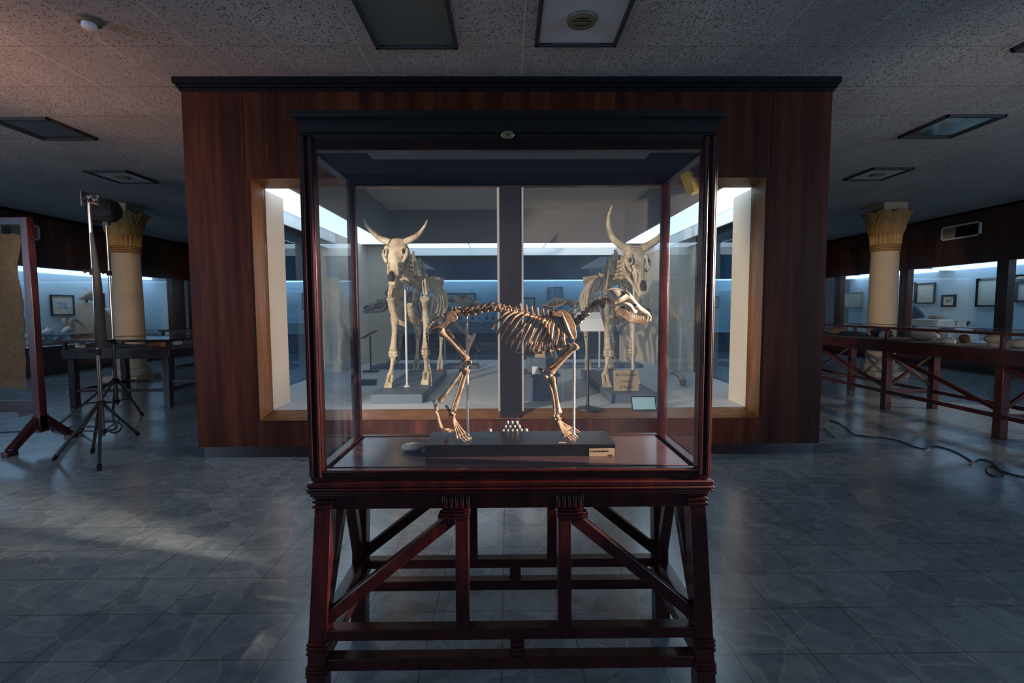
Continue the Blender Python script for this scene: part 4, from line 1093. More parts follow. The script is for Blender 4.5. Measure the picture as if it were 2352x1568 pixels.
# card sign leaning on the right block
z1 = .48; c0 = at(1409, 888, 4.62); c1_ = at(1467, 850, 4.62)
sg = MB().plate([(c0.x, 4.60, z1 + .001), (c1_.x, 4.60, z1 + .001), (c1_.x, 4.64, c1_.z), (c0.x, 4.64, c1_.z)], (0, .006, 0)).build('cardboard_sign', M['card'])
tag(sg, 'brown handwritten card leaning on the base of the right horned skeleton', 'sign')
hh = c1_.z - z1; ww = c1_.x - c0.x
for i, (s_, sz) in enumerate((('Bos Opisthon', .046), ('nomadic', .04), ('of Sudan', .05))):
    z_ = c1_.z - hh * (.28 + .30 * i); yy = 4.60 + .04 * (z_ - z1) / hh - .0045
    text(s_, (c0.x + ww * .5, yy, z_), sz * .8, (R(90 - 14), 0, 0), M['ink'], sg, align='CENTER')
# blue caption under glass, front right
a = at_z(1452, 943, zb); q0 = at(1452, 943, a.y); q1 = at(1506, 910, a.y + .03)
fr = root('glazed_caption', ((q0.x + q1.x) / 2, a.y, zb), 'small glazed frame with pale blue card at the right front of the platform', 'caption')
MB().plate([(q0.x, a.y, zb + .001), (q1.x, a.y, zb + .001), (q1.x, a.y + .05, q1.z), (q0.x, a.y + .05, q1.z)], (0, .006, 0)).build('frame', M['darkmetal'], fr)
o_ = .008
MB().plate([(q0.x + o_, a.y - .004, zb + .012), (q1.x - o_, a.y - .004, zb + .012), (q1.x - o_, a.y + .042, q1.z - o_), (q0.x + o_, a.y + .042, q1.z - o_)], (0, .004, 0)).build('card', M['bluecard'], fr)
# loose horn
hp = [at_z(1540, 858, zb), at_z(1555, 862, zb), at_z(1566, 873, zb), at_z(1569, 886, zb)]
m = MB().tube([p + Vector((0, 0, r_ + .002)) for p, r_ in zip(hp, (.012, .025, .034, .036))], [.01, .024, .033, .036], 12)
tag(m.build('loose_horn', M['tan']), 'curved tan horn lying on the platform at the right', 'horn')
m = MB(); p = at_z(845, 883, zb); m.box(p.x - .10, p.x + .09, p.y - .04, p.y + .05, zb - .001, zb + .035); m.box(p.x - .08, p.x + .10, p.y - .03, p.y + .05, zb + .034, zb + .06)
tag(m.build('stacked_slabs', M['block'], bevel=.006), 'two flat grey slabs lying left of the left skeleton base', 'slabs')

# ================================================================= FLAT TABLE CASES
def table_case(name, label, x0, x1, y0, y1, ztop, glassh, bodyh, legs, rails_z, braces, mt, posts_x=(), posts_y=()):
    r_ = root(name, ((x0 + x1) / 2, (y0 + y1) / 2, 0), label, 'display table')
    zg = ztop - glassh; zb2 = zg - bodyh
    m = MB(); e = .03
    m.box(x0 - e, x1 + e, y0 - e, y0 + .035, ztop - .03, ztop); m.box(x0 - e, x1 + e, y1 - .035, y1 + e, ztop - .03, ztop)
    m.box(x0 - e, x0 + .035, y0, y1, ztop - .03, ztop); m.box(x1 - .035, x1 + e, y0, y1, ztop - .03, ztop)
    m.build('top_frame', mt, r_, bevel=.004)
    for x in (x0, x1 - .035) :
        for y in list(posts_y) + [y0, y1 - .035]: MB().box(x, x + .035, y, y + .035, zg, ztop - .028).build('glazing_post', mt, r_, bevel=.002)
    MB().box(x0 - .012, x1 + .012, y0 - .012, y1 + .012, zb2, zg).build('body', mt, r_, bevel=.005)
    MB().box(x0 + .03, x1 - .03, y0 + .03, y1 - .03, zg - .001, zg + .006).build('bed', M['felt'], r_)
    pane('top_glass', x0 + .034, x1 - .034, y0 + .034, y1 - .034, ztop - .008, ztop - .003, 'glass', r_)
    pane('side_glass', x0 + .012, x0 + .016, y0 + .035, y1 - .035, zg, ztop - .03, 'glass', r_)
    pane('side_glass', x1 - .016, x1 - .012, y0 + .035, y1 - .035, zg, ztop - .03, 'glass', r_)
    pane('end_glass', x0 + .035, x1 - .035, y0 + .012, y0 + .016, zg, ztop - .03, 'glass', r_)
    pane('end_glass', x0 + .035, x1 - .035, y1 - .016, y1 - .012, zg, ztop - .03, 'glass', r_)
    ys = sorted(set(y for x, y in legs)); xs = sorted(set(x for x, y in legs)); h = .04
    for x, y in legs: MB().box(x - h, x + h, y - h, y + h, 0, zb2).build('leg', mt, r_, bevel=.004)
    for x in xs:
        MB().box(x - .022, x + .022, ys[0], ys[-1], rails_z - .022, rails_z + .022).build('long_rail', mt, r_, bevel=.003)
    for y in ys:
        MB().box(xs[0], xs[-1], y - .022, y + .022, rails_z - .02, rails_z + .02).build('cross_rail', mt, r_, bevel=.003)
    if braces:
        for ya, yb3 in zip(ys, ys[1:]):
            for x in xs[:1]:
                MB().beam((x, yb3, zb2 - .02), (x, ya, rails_z + .05), .03, .036, (1, 0, 0)).build('cross_brace', mt, r_, bevel=.002)
        for y in ys:
            MB().beam((xs[0], y, zb2 - .02), (xs[-1], y, rails_z + .05), .03, .036, (0, 1, 0)).build('cross_brace', mt, r_, bevel=.002)
            MB().beam((xs[-1], y + .001, zb2 - .02), (xs[0], y + .001, rails_z + .05), .028, .036, (0, 1, 0)).build('cross_brace', mt, r_, bevel=.002)
    return r_
table_case('table_case', 'long mahogany flat glass table case on lattice legs, right of the enclosure', 4.69, 5.36, 3.2, 9.0, 1.03, .17, .14,
           [(4.73, 4.55), (5.32, 4.55), (4.73, 5.96), (5.32, 5.96), (4.73, 7.40), (5.32, 7.40), (4.73, 8.9), (5.32, 8.9), (4.73, 3.3), (5.32, 3.3)], .22, True, M['mahogtable'], (), (4.53, 5.94, 7.38))
table_case('table_case', 'dark flat glass table case with plain legs, left of the enclosure', -5.74, -4.38, 6.27, 7.25, .895, .13, .115,
           [(-5.67, 6.33), (-4.45, 6.33), (-5.67, 7.18), (-4.45, 7.18)], .23, False, M['mahogdark'])
table_case('table_case', 'farther dark table case partly hidden by the enclosure, beside the left column', -6.05, -4.7, 8.5, 9.5, .93, .13, .115,
           [(-5.97, 8.58), (-4.78, 8.58), (-5.97, 9.42), (-4.78, 9.42)], .25, False, M['mahogdark'])

# specimens inside the right table case
zg = 1.03 - .17 + .007
def rock(name, px, Y, x, r3, mt, label, cat, seed, n=5):
    random.seed(seed); m = MB(); rx, ry, rz = r3
    m.ell((x, Y, zg + rz * .95), rx, ry, rz, 14, 9)
    for i in range(n):
        a = random.random() * 6.28; k = .45 + random.random() * .3
        m.ell((x + rx * .55 * math.cos(a), Y + ry * .55 * math.sin(a), zg + rz * k), rx * .5, ry * .5, rz * k, 10, 7)
    return tag(m.build(name, M[mt], ang=80), label, cat)
def xat(px, py, x): return at_x(px, py, x)
for px, r_, lbl in ((2282, .085, 'tall pale domed gourd in the right table case'), (2318, .088, 'wide pale domed gourd beside the taller one in the table case')):
    q = xat(px, 806, 4.98 if px < 2300 else 5.0)
    m = MB(); 
    if px < 2300: m.lathe([(.045, 0), (.045, .03), (.065, .04), (.08, .065), (.078, .095), (.055, .12), (.02, .13), (.001, .131)], (q.x, q.y, zg), 28)
    else: m.lathe([(.06, 0), (.09, .02), (.095, .045), (.075, .075), (.03, .092), (.001, .094)], (q.x, q.y - .10, zg), 28)
    tag(m.build('gourd', M['sand']), lbl, 'gourd')
rock('brown_specimen', 0, xat(1925, 780, 5.05).y, 5.05, (.11, .14, .05), 'rust', 'orange brown lump at the far end of the right table case', 'specimen', 1)
rock('dark_specimen', 0, xat(1965, 785, 5.05).y, 5.0, (.06, .3, .03), 'darkitem', 'long low dark specimen in the right table case', 'specimen', 2)
rock('dark_horn', 0, xat(2015, 785, 5.05).y, 5.1, (.07, .2, .06), 'darkitem', 'dark wedge specimen behind the right table case post', 'specimen', 5)
rock('white_specimen', 0, xat(2033, 790, 4.95).y, 4.92, (.04, .06, .05), 'stone', 'small white crystal in the right table case', 'specimen', 6)
rock('pale_stone', 0, xat(2120, 797, 5.05).y, 5.05, (.1, .2, .06), 'stone', 'pale grey stone block in the right table case', 'specimen', 8)
rock('shell_heap', 0, xat(2177, 808, 4.85).y, 4.85, (.05, .08, .035), 'shell', 'little heap of pale shells in the right table case', 'specimen', 9, 12)
rock('brown_pot', 0, xat(2205, 790, 5.1).y, 5.15, (.05, .06, .05), 'rust', 'small dark brown pot in the right table case', 'specimen', 10)
zg = .895 - .13 + .007
rock('brown_specimen', 0, 6.55, at(358, 800, 6.5).x, (.13, .1, .055), 'rust', 'rounded brown stone in the left table case', 'specimen', 11)
rock('white_specimen', 0, 6.5, at(186, 802, 6.5).x, (.06, .05, .045), 'stone', 'small white shell in the left table case', 'specimen', 12)
m = MB().tube([(at(230, 800, 6.6).x, 6.7, zg + .02), (at(270, 800, 6.6).x, 6.6, zg + .03), (at(325, 800, 6.6).x, 6.55, zg + .025)], [.02, .035, .008], 10, 3)
tag(m.build('dark_horn', M['darkitem']), 'long dark horn lying in the left table case', 'horn')
rock('brown_specimen', 0, 6.75, at(255, 795, 6.7).x, (.06, .05, .05), 'rust', 'small reddish stone behind the dark horn in the left table case', 'specimen', 13)
rock('pale_stone', 0, 7.0, at(408, 797, 7.0).x, (.07, .05, .035), 'stone', 'pale flat stone at the right end of the left table case', 'specimen', 14)

# ================================================================= LAMP STANDS
MT = M['darkmetal']
def tripod(cx, cy, hub, feet, top, label, name='tripod_stand', cat='tripod stand'):
    r_ = root(name, (cx, cy, 0), label, cat)
    MB().tube([(cx, cy, hub - .28), (cx, cy, hub + .45)], .017, 12, 1).build('lower_pole', MT, r_)
    MB().tube([(cx, cy, hub + .4), (cx, cy, (hub + top) / 2 + .25)], .0135, 12, 1).build('middle_pole', M['metal'], r_)
    MB().tube([(cx, cy, (hub + top) / 2 + .2), (cx, cy, top)], .0105, 12, 1).build('upper_pole', M['metal'], r_)
    for z in (hub + .45, (hub + top) / 2 + .25):
        m = MB().lathe([(.014, -.03), (.024, -.028), (.024, .02), (.014, .025)], (cx, cy, z), 16); m.tube([(cx, cy, z), (cx - .055, cy - .01, z + .005)], .009, 8, 1); m.ell((cx - .058, cy - .01, z + .005), .012, .018, .018)
        m.build('clamp', M['black'], r_)
    MB().lathe([(.018, -.03), (.034, -.025), (.034, .02), (.018, .03)], (cx, cy, hub), 16).build('collar', M['black'], r_)
    MB().lathe([(.018, -.02), (.03, -.015), (.03, .012), (.018, .02)], (cx, cy, hub - .24), 16).build('lower_collar', M['black'], r_)
    for fx, fy_ in feet:
        v = Vector((fx - cx, fy_ - cy, 0)); a = Vector((cx, cy, hub)) + v.normalized() * .03; e = Vector((fx, fy_, .012))
        leg = MB().tube([a, e], .0125, 10, 1).build('leg', MT, r_)
        MB().tube([e + (a - e).normalized() * .04, e, Vector((fx, fy_, .0)) + v.normalized() * .01], [.017, .017, .012], 10, 1).build('rubber_foot', M['black'], leg)
        mid = a.lerp(e, .48); MB().tube([Vector((cx, cy, hub - .24)) + v.normalized() * .025, mid], .007, 8, 1).build('strut', MT, r_)
    return r_
f3 = [at_z(228, 1081, 0), at_z(125, 1057, 0), at_z(317, 999, 0)]
c1x, c1y = -3.50, 4.15
TR1 = tripod(c1x, c1y, .47, [(p.x, p.y) for p in f3] + [at_z(213, 1040, 0).xy], 2.23, 'nearer black lamp tripod with a folded umbrella beside the left frame board')
m = MB(); tz = 2.20
m.box(c1x - .035, c1x - .022, c1y - .04, c1y + .04, tz - .06, tz + .06); m.box(c1x - .02, c1x + .10, c1y - .015, c1y + .015, tz + .005, tz + .03); m.tube([(c1x, c1y, tz - .02), (c1x + .09, c1y, tz - .045)], .012, 8, 1)
m.ell((c1x + .06, c1y, tz), .03, .03, .035); m.tube([(c1x + .02, c1y, tz - .01), (c1x + .02, c1y - .07, tz - .01)], .007, 8, 1)
m.build('swivel_clamp', M['darkmetal'], TR1, bevel=.002)
m = MB().tube([(c1x + .035, c1y - .03, 1.92), (c1x + .055, c1y - .03, 1.55), (c1x + .06, c1y - .03, 1.2), (c1x + .062, c1y - .03, .96)], [.010, .028, .036, .034], 12, 4)
m.tube([(c1x + .04, c1y - .03, 1.92), (c1x + .03, c1y - .02, 2.12)], .005, 8, 1)
for k in range(8):
    a = k * math.pi / 4; m.tube([(c1x + .05 + .018 * math.cos(a), c1y - .03 + .018 * math.sin(a), 1.66), (c1x + .062 + .038 * math.cos(a), c1y - .03 + .038 * math.sin(a), .95)], .004, 6, 1)
tag(m.build('folded_umbrella', M['plastic'], ang=60), 'folded dark photo umbrella hanging along the nearer tripod', 'umbrella')
f4 = [at_z(327, 954, 0), at_z(262, 981, 0), at_z(312, 962, 0)]
c2x, c2y = -4.50, 5.55
TR2 = tripod(c2x, c2y, .47, [(at_z(327, 954, 0).x, at_z(327, 954, 0).y), (c2x - .35, c2y - .42), (c2x - .38, c2y + .4), (c2x + .05, c2y - .55)], 2.42, 'farther black lamp tripod carrying the dark lamp head, left of the enclosure')
hd = at(247, 484, c2y)
secs = []
for xx, r_ in ((-.10, .105), (-.07, .125), (0, .135), (.06, .125), (.10, .10), (.115, .06)):
    secs.append([Vector((hd.x + xx, hd.y + r_ * .9 * math.cos(a), hd.z + r_ * math.sin(a))) for a in [2 * math.pi * k / 10 for k in range(10)]])
LH = lab(MB().loft(secs).build('lamp_head', M['plastic'], TR2, smooth=False), 'black lamp head with barn doors')
m = MB(); m.plate([(hd.x - .10, hd.y - .08, hd.z + .11), (hd.x - .10, hd.y + .08, hd.z + .11), (hd.x - .125, hd.y + .06, hd.z + .165), (hd.x - .125, hd.y - .06, hd.z + .165)], (.004, 0, 0))
m.plate([(hd.x - .10, hd.y - .08, hd.z - .11), (hd.x - .10, hd.y + .08, hd.z - .11), (hd.x - .135, hd.y + .06, hd.z - .14), (hd.x - .135, hd.y - .06, hd.z - .14)], (.004, 0, 0))
m.plate([(hd.x - .115, hd.y - .11, hd.z - .09), (hd.x - .115, hd.y - .11, hd.z + .09), (hd.x - .14, hd.y - .13, hd.z + .08), (hd.x - .14, hd.y - .13, hd.z - .08)], (0, .004, 0))
m.build('barn_door', M['plastic'], LH)
m = MB().tube([(hd.x - .02, hd.y, hd.z - .13), (hd.x - .02, hd.y, 2.3)], .012, 8, 1); m.box(hd.x - .05, hd.x + .01, hd.y - .02, hd.y + .02, hd.z - .16, hd.z - .12); m.build('yoke', M['darkmetal'], LH)
def cord(pts, r, name, label, z=None):
    P = []
    for px, py in pts:
        q = at_z(px, py, 0); q.z = r + .0005; P.append(q)
    return tag(MB().tube(P, r, 6, 5).build(name, M['cable']), label, 'cord')
cord([(258, 966), (268, 975), (262, 986), (240, 988), (232, 978), (246, 968), (275, 972), (278, 985), (265, 994), (250, 990)], .006, 'power_cable', 'coiled black cord at the feet of the lamp tripods')
cord([(0, 994), (60, 990), (120, 985), (190, 980), (240, 982)], .005, 'extension_cable', 'thin cord running along the floor from the left edge to the tripods')
cord([(1895, 970), (1908, 967), (1925, 972), (1945, 985), (1960, 998), (1990, 1003), (2035, 1007), (2070, 1015), (2095, 1025), (2125, 1032), (2145, 1025), (2185, 1035), (2215, 1050), (2232, 1062), (2228, 1068), (2250, 1056), (2275, 1062), (2295, 1080), (2305, 1093), (2280, 1094), (2264, 1082), (2275, 1071), (2295, 1080), (2320, 1090), (2352, 1097)], .0055, 'extension_cable', 'black cable snaking over the floor at the right with a loop')
q0 = at_z(1893, 982, 0); q1 = at_z(1922, 1008, 0)
tag(MB().tube([q0 + Vector((0, 0, .008)), q1 + Vector((0, 0, .008))], .007, 8, 1).build('floor_stick', M['tan']), 'thin pale stick lying on the floor by the enclosure corner', 'stick')

# ================================================================= LEFT STANDING FRAME
px_, py_ = -4.37, 4.52
BR = root('standing_frame', (px_ - .6, py_, 0), 'red-edged glazed standing frame with a brown hide, at the left frame edge', 'standing frame')
zt = 2.12; zr = .335
MB().box(px_ - .045, px_ + .02, py_ - .035, py_ + .035, .16, zt).build('post', M['mahog'], BR, bevel=.004)
MB().box(px_ - 1.35, px_ - 1.285, py_ - .035, py_ + .035, .16, zt).build('post', M['mahog'], BR, bevel=.004)
MB().box(px_ - 1.29, px_ - .04, py_ - .03, py_ + .03, zt - .07, zt).build('top_rail', M['mahogdark'], BR, bevel=.004)
MB().box(px_ - 1.29, px_ - .04, py_ - .03, py_ + .03, zr, zr + .10).build('bottom_rail', M['mahogdark'], BR, bevel=.004)
for s, X in ((1, px_ - .012), (-1, px_ - 1.318)):
    for fy_ in (-.27, .27):
        m = MB().beam((X, py_ + fy_ * .05, .27), (X, py_ + fy_ * 1.12, .035), .055, .075, (1, 0, 0), .06, .05); m.box(X - .03, X + .03, py_ + fy_ * 1.12 - .05, py_ + fy_ * 1.12 + .05, 0, .045)
        m.build('foot', M['mahog'], BR, bevel=.004)
    MB().box(X - .032, X + .032, py_ - .05, py_ + .05, .14, .30).build('foot_block', M['mahog'], BR, bevel=.005)
m = MB().beam((px_ - .05, py_, zr + .01), (px_ - .2, py_, zr - .03), .03, .05, (0, 1, 0)); m.build('bracket', M['mahogdark'], BR)
pane('front_glass', px_ - 1.285, px_ - .045, py_ - .022, py_ - .018, zr + .1, zt - .07, 'glass', BR)
pane('rear_glass', px_ - 1.285, px_ - .045, py_ + .018, py_ + .022, zr + .1, zt - .07, 'glass', BR)
random.seed(11)
M['hide'] = mat('brown_hide', (.20, .13, .05), .9); t = NT(M['hide']); v = t.ocoord(); n = t.noise(v, 30, 6, .8); t.L(t.ramp(n, [(.3, (.05, .03, .010)), (.7, (.13, .08, .032))]), t.b.inputs['Base Color']); t.bump(n, .8, .01)
edge = [(47, 545), (38, 540), (30, 538), (48, 552), (40, 600), (42, 640), (50, 680), (54, 710), (56, 760), (58, 800), (60, 840), (62, 880), (68, 893), (50, 894), (20, 890), (0, 889)]
P = [at(a, b, py_) for a, b in edge[3:]] ; top = [at(a, b, py_) for a, b in ((0, 535), (15, 538), (32, 536), (46, 540))]
poly = top + P; x_l = px_ - 1.22; 
poly = [Vector((x_l, py_, poly[0].z))] + poly + [Vector((x_l, py_, P[-1].z))]
# jagged edge
out = []
for a, b in zip(poly, poly[1:]):
    out.append(a)
    if (b - a).length > .08:
        k = int((b - a).length / .05)
        for i in range(1, k): out.append(a.lerp(b, i / k) + Vector((random.uniform(-.008, .008), 0, random.uniform(-.006, .006))))
out.append(poly[-1])
tag(MB().plate(out, (0, .006, 0)).build('hide_sheet', M['hide']), 'brown ragged hide sheet held between the glass of the left standing frame', 'hide')

# ================================================================= PICTURES AND SPECIMENS IN THE WALL SHOWCASES
def print_mat(name, bg, fg, sc, th=.55):
    m = mat(name, bg, .9); t = NT(m); v = t.coord(); n = t.noise(v, sc, 5, .75)
    t.L(t.ramp(n, [(th - .03, bg), (th + .03, fg)]), t.b.inputs['Base Color']); return m
M['print1'] = print_mat('blue_print', (.20, .30, .40), (.50, .58, .60), 22, .5)
M['print2'] = print_mat('pale_drawing', (.66, .64, .52), (.22, .26, .26), 16, .62)
M['print3'] = print_mat('map_print', (.45, .52, .42), (.24, .34, .34), 10, .55)
M['print4'] = print_mat('dark_print', (.10, .15, .20), (.20, .28, .32), 14, .5)
M['pinkprint'] = print_mat('animal_plate', (.66, .66, .54), (.34, .22, .22), 11, .6)
def picture(kind, a, b, fixed, label, pm, fw=.03, mw=.06, fm='black', group=None):
    """kind 'x': on a wall plane x=fixed; 'y': on plane y=fixed; a,b opposite px corners"""
    f_ = at_x if kind == 'x' else at
    p = f_(a[0], a[1], fixed); q = f_(b[0], b[1], fixed); r_ = f_(a[0], b[1], fixed)
    z1_, z0_ = max(p.z, q.z), min(p.z, q.z)
    if kind == 'x': u0, u1 = sorted((p.y, q.y)); s = 1 if fixed < 0 else -1
    else: u0, u1 = sorted((p.x, q.x)); s = -1
    o = root('framed_picture', (fixed if kind == 'x' else (u0 + u1) / 2, (u0 + u1) / 2 if kind == 'x' else fixed, z0_), label, 'framed picture', group)
    def bx(m, ua, ub, za, zb_, t0, t1):
        lo, hi = sorted((fixed + s * t0, fixed + s * t1))
        if kind == 'x': m.box(lo, hi, ua, ub, za, zb_)
        else: m.box(ua, ub, lo, hi, za, zb_)
        return m
    m = MB(); bx(m, u0, u1, z1_ - fw, z1_, 0, .035); bx(m, u0, u1, z0_, z0_ + fw, 0, .035); bx(m, u0, u0 + fw, z0_, z1_, 0, .035); bx(m, u1 - fw, u1, z0_, z1_, 0, .035)
    m.build('frame', M[fm], o)
    bx(MB(), u0 + fw, u1 - fw, z0_ + fw, z1_ - fw, 0, .012).build('mount', M['paper'], o)
    k = fw + mw
    if u1 - u0 > 2 * k + .02 and z1_ - z0_ > 2 * k + .02: bx(MB(), u0 + k, u1 - k, z0_ + k, z1_ - k, .012, .016).build('print', pm, o)
XLb, XRb, YBb = XL - .94, XR + .94, YB + .89
picture('x', (113, 676), (170, 724), XLb, 'framed blue print with wide mount in the left wall showcase', M['print1'], .03, .13)
picture('x', (195, 672), (240, 716), XLb, 'framed pale drawing behind the tripods in the left wall showcase', M['print2'], .03, .05)
picture('x', (337, 694), (358, 716), XLb, 'small faint framed sheet right of the left column', M['print2'], .025, .05, 'tan')
picture('x', (2080, 650), (2103, 694), XRb, 'brown framed pale sheet right beside the column edge post', M['print2'], .03, .06, 'mahog')
picture('x', (2107, 651), (2148, 697), XRb, 'dark framed pale text sheet above the pale trough', M['print2'], .03, .09)
picture('x', (2165, 677), (2196, 705), XRb, 'small thick framed drawing of two animals on the right wall', M['print4'], .045, .06)
picture('x', (2246, 640), (2312, 704), XRb, 'large framed plate of animal studies near the right window post', M['pinkprint'], .035, .10)
picture('x', (1941, 672), (1981, 706), XRb, 'faint pale framed sheet left of the right column', M['print2'], .02, .05, 'tan')
picture('x', (2334, 631), (2370, 641), XRb, 'narrow framed strip high in the showcase at the right edge', M['print2'], .02, .02)
picture('x', (2336, 646), (2385, 694), XRb, 'red framed plate cut by the right frame edge', M['pinkprint'], .045, .06, 'mahog')
picture('y', (1000, 673), (1093, 712), YBb, 'wide framed map on the far wall above the dog pelvis', M['print3'], .03, .02)
picture('y', (1199, 683), (1229, 714), YBb, 'framed map sheet on the far wall beside the mullion', M['print3'], .03, .08)
picture('y', (1258, 659), (1292, 708), YBb, 'tall dark photograph on the far wall above the ribs', M['print4'], .01, .0)
picture('y', (694, 673), (752, 712), YBb, 'framed sheet on the far wall seen at the left case post', M['print2'], .03, .05)
picture('y', (1622, 680), (1650, 707), YBb, 'framed sheet on the far wall seen at the right case post', M['print3'], .03, .05)

def ram_skull(p, s, facing, label, mt='stone'):
    r_ = root('ram_skull', p, label, 'ram skull', 'ram skulls in the left showcase'); p = Vector(p)
    MB().tube([p + Vector((0, 0, .10 * s)), p + Vector((0, facing * .10 * s, .10 * s)), p + Vector((0, facing * .22 * s, .03 * s))], [.07 * s, .06 * s, .03 * s], 12, 4).build('skull', M[mt], r_)
    for sx in (-1, 1):
        pts = []
        for k in range(9):
            a = k / 8 * 4.6
            rr = .19 * s * (1 - k * .055); pts.append(p + Vector((sx * (.05 + .03 * k / 2) * s, -facing * (-.02 + .10 * s + rr * math.cos(a + 2.2) * .9), .16 * s + rr * math.sin(a + 2.2) * -.0 + rr * math.sin(a) * .9)))
        MB().tube(pts, [.045 * s * (1 - k / 10) for k in range(9)], 10, 3).build('horn', M['tan'], r_)
def sh(px, py, x): q = at_x(px, py, x); return q
# glass shelf and contents, left showcase
xs_ = XL - .55
def shelf(x0, x1, pa, pb, z, label):
    ya, yb4 = sorted((at_x(pa, 700, xs_).y, at_x(pb, 700, xs_).y))
    tag(MB().box(x0, x1, ya, yb4, z - .012, z).build('glass_shelf', M['shelfglass'], bevel=.002), label, 'shelf')
    return ya, yb4
M['shelfglass'] = mat('green_shelf_glass', (.05, .14, .20), .15, spec=.6)
def zat(px, py): return at_x(px, py, xs_).z
z1s = zat(250, 762); z2s = zat(105, 772)
shelf(xs_ - .25, xs_ + .2, 125, 190, z1s, 'dark glass shelf under the large curled horns in the left showcase')
shelf(xs_ - .25, xs_ + .2, 244, 345, z1s, 'dark glass shelf beside the tapering stand, running behind the column')
shelf(xs_ - .25, xs_ + .25, 60, 130, z2s, 'short glass shelf with small skulls at the left end of the showcase')
def onshelf(px, z, x=None): q = at_x(px, 700, x or xs_); return (q.x, q.y, z)
ram_skull(onshelf(160, z1s), 1.05, -1, 'large curled ram horns standing on the glass shelf of the left showcase')
ram_skull(onshelf(168, ZW0), .6, -1, 'second ram skull with curled horns below the glass shelf')
def small_skull(px, z, s, label):
    p = Vector(onshelf(px, z)); m = MB().tube([p + Vector((0, .12 * s, .08 * s)), p + Vector((0, 0, .09 * s)), p + Vector((0, -.2 * s, .04 * s))], [.07 * s, .085 * s, .03 * s], 12, 4)
    m.ell(p + Vector((0, 0, .03 * s)), .06 * s, .12 * s, .03 * s)
    for q in (-1, 1): m.tube([p + Vector((q * .05 * s, .02, .14 * s)), p + Vector((q * .09 * s, .12 * s, .22 * s))], [.025 * s, .006], 8, 1)
    tag(m.build('small_skull', M['stone'], ang=80), label, 'skull')
small_skull(104, z2s, .9, 'pale skull with small horns on the short left glass shelf')
small_skull(68, z2s, .6, 'smaller pale skull at the left end of the short glass shelf')
small_skull(103, ZW0, .8, 'pale skull on the showcase floor below the short shelf')
small_skull(134, ZW0, .8, 'pale skull left of the curled horns on the showcase floor')
small_skull(66, ZW0, .8, 'pale skull on the showcase floor beside the red frame post')
# mounted sheep on a stepped stand
p = Vector(onshelf(215, ZW0)); r_ = root('sheep_mount', p, 'grey sheep specimen on a tapering stand, behind the lamp tripods', 'mounted animal')
MB().plate([p + Vector((0, -.32, 0)), p + Vector((0, .45, 0)), p + Vector((0, .30, .45)), p + Vector((0, -.02, .9)), p + Vector((0, -.22, .9))], (.4, 0, 0)).build('stand', M['tan'], r_, bevel=.01)
q = Vector(onshelf(250, z1s)); m = MB().tube([q + Vector((0, -.45, .30)), q + Vector((0, -.1, .36)), q + Vector((0, .5, .30)), q + Vector((0, .8, .12))], [.10, .22, .24, .08], 14, 4); m.build('fleece', M['stone'], r_)
m = MB().tube([p + Vector((0, -.02, 1.02)), p + Vector((0, -.16, 1.06)), p + Vector((0, -.34, .98))], [.09, .085, .04], 12)
for k in (-1, 1): m.tube([p + Vector((k * .05, -.1, 1.12)), p + Vector((k * .12, -.02, 1.22)), p + Vector((k * .2, -.05, 1.25))], [.03, .02, .006], 8)
m.build('head', M['tan'], r_)
# right showcase contents
xr_ = XR + .5
def ron(px, x=xr_): q = at_x(px, 700, x); return Vector((x, q.y, ZW0))
zsr = at_x(2140, 752, xr_).z
tag(MB().box(xr_ - .3, xr_ + .35, at_x(2215, 700, xr_).y, at_x(2088, 700, xr_).y, ZW0, zsr).build('display_step', M['inside']), 'pale step carrying the trough in the right showcase', 'display step')
a, b = ron(2177), ron(2101); za = at_x(2140, 751, xr_).z; zc = at_x(2140, 733, xr_).z
tag(MB().loft([[Vector((xr_ - .16 + k_ * .01, a.y + .03, za)), Vector((xr_ + .16, a.y + .03, za)), Vector((xr_ + .16, b.y - .05, za)), Vector((xr_ - .16, b.y - .05, za))] if k_ == 0 else [Vector((xr_ - .19, a.y, zc)), Vector((xr_ + .19, a.y, zc)), Vector((xr_ + .19, b.y, zc)), Vector((xr_ - .19, b.y, zc))] for k_ in (0, 1)]).build('stone_trough', M['stone'], bevel=.03), 'speckled pale stone block under the fish shapes in the right showcase', 'stone block')
yA, yB = ron(2130).y, ron(2104).y
tag(MB().plate([(xr_ - .05, yB, zc), (xr_ - .05, yA, zc + .04), (xr_ - .05, (yA * .7 + yB * .3), zc + .15), (xr_ - .05, yB - .02, zc + .32), (xr_ - .05, yB, zc + .15)], (.08, 0, 0)).build('fish_fin', M['darkitem'], bevel=.01), 'dark fin-shaped specimen on the left of the pale stone block', 'specimen')
yA, yB = ron(2172).y, ron(2135).y
tag(MB().tube([(xr_, yB, zc + .04), (xr_, yB * .6 + yA * .4, zc + .06), (xr_, yA, zc + .05)], [.03, .055, .008], 12, 4).build('tan_fossil', M['tan']), 'tan pointed fossil on the right of the pale stone block', 'fossil')
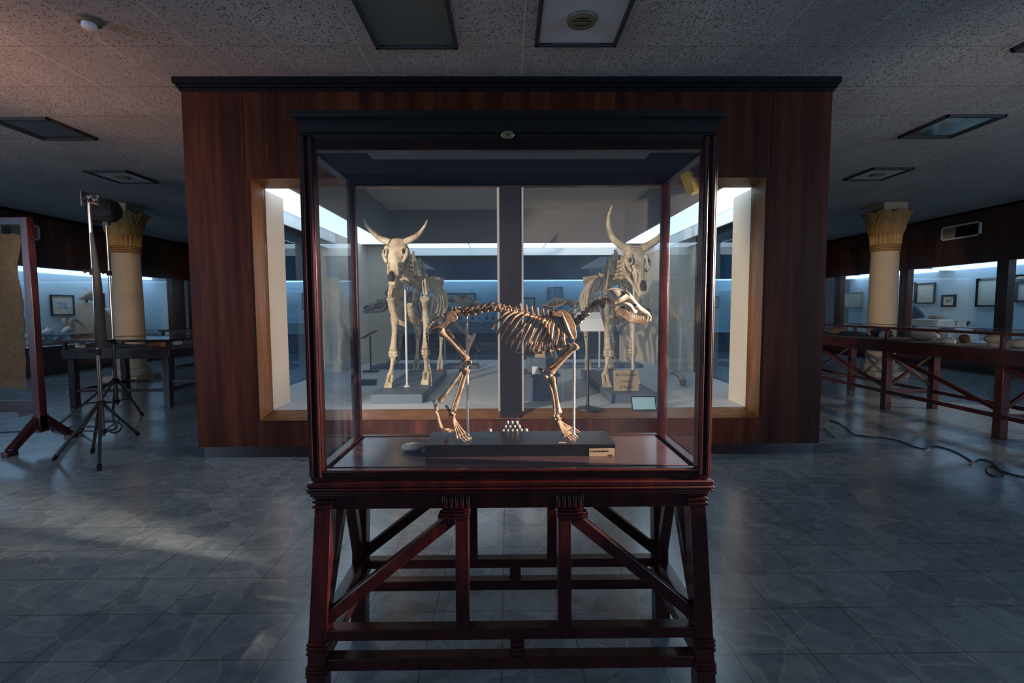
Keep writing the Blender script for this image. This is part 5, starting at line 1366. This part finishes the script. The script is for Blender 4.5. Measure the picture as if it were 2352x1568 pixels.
for px0, px1, lbl in ((2184, 2203, 'dark curved specimen with a small card beside the stone block'), (2208, 2228, 'dark curved specimen with white card farther right of the stone block')):
    yA, yB = ron(px1).y, ron(px0).y; zz = at_x(px0, 750, xr_).z
    r_ = root('dark_jaw', (xr_, yA, zz), lbl, 'specimen')
    MB().tube([(xr_, yB, zz + .03), (xr_, (yA + yB) / 2, zz + .045), (xr_, yA, zz + .10)], [.02, .045, .03], 10, 3).build('bone', M['darkitem'], r_)
    MB().box(xr_ - .08, xr_ - .06, (yA + yB) / 2 - .1, (yA + yB) / 2 + .1, zz, zz + .10).build('card', M['white'], r_)
    tag(MB().box(xr_ - .15, xr_ + .1, yA - .05, yB - .02, ZW0, zz).build('display_step', M['inside']), lbl.replace('dark curved specimen', 'low pale step under the dark specimen'), 'display step') if px0 > 2190 else None
# far wall: a small upright skeleton figure, birds on rods and cards
p = at(1313, 716, YB + .5)
r_ = root('bird_skeleton', (p.x, p.y, ZW0), 'tiny dark upright skeleton on a stand in the far wall showcase', 'skeleton')
zf = at(1313, 712, YB + .5).z; zh = at(1313, 690, YB + .5).z
m = MB().tube([(p.x, p.y, zf), (p.x, p.y, zh)], [.012, .02], 8, 1); m.ell((p.x, p.y, zh), .03, .03, .04); m.ell((p.x, p.y, zf * .4 + zh * .6), .06, .04, .09)
for s in (-1, 1): m.tube([(p.x + s * .03, p.y, zf * .35 + zh * .65), (p.x + s * .10, p.y, zf * .6 + zh * .4)], .01, 6, 1); m.tube([(p.x + s * .03, p.y, zf * .7 + zh * .3), (p.x + s * .05, p.y, zf - .1)], .01, 6, 1)
m.build('bones', M['darkitem'], r_)
MB().box(p.x - .12, p.x + .12, p.y - .1, p.y + .1, at(1100, 738, YB + .5).z, zf - .09).build('stand', M['inside'], r_)
far = [(1058, 'left of the support rod'), (1085, 'right of the support rod'), (1118, 'under the dog lumbar vertebrae'), (1133, 'beside the mullion under the vertebrae'), (700, 'at the left case post'), (760, 'seen through the left side glass')]
for px, wh in far:
    q = at(px, 740, YB + .5); z_ = at(px, 738, YB + .5).z
    r_ = root('small_bird_mount', (q.x, q.y, z_), 'small grey mounted specimen on the far showcase step, ' + wh, 'specimen')
    m = MB().ell((q.x, q.y, z_ + .10), .05, .03, .045); m.tube([(q.x, q.y, z_ + .12), (q.x + .03, q.y, z_ + .2), (q.x + .06, q.y, z_ + .22)], [.015, .01, .02], 8); m.tube([(q.x, q.y, z_), (q.x, q.y, z_ + .08)], .007, 6, 1)
    m.build('body', M['darkitem'], r_)
    MB().box(q.x - .09, q.x + .09, q.y - .17, q.y - .16, z_, z_ + .055).build('card', M['white'], r_)
zst = at(1100, 738, YB + .5).z
tag(MB().box(-4.3, 4.3, YB + .25, YB + .75, ZW0, zst - .001).build('display_step', M['inside']), 'long pale step along the far wall showcase', 'display step')
tag(MB().box(-8.5, -4.7, YB + .25, YB + .75, ZW0, zst - .001).build('display_step', M['inside']), 'long pale step in the far wall showcase at the left', 'display step')
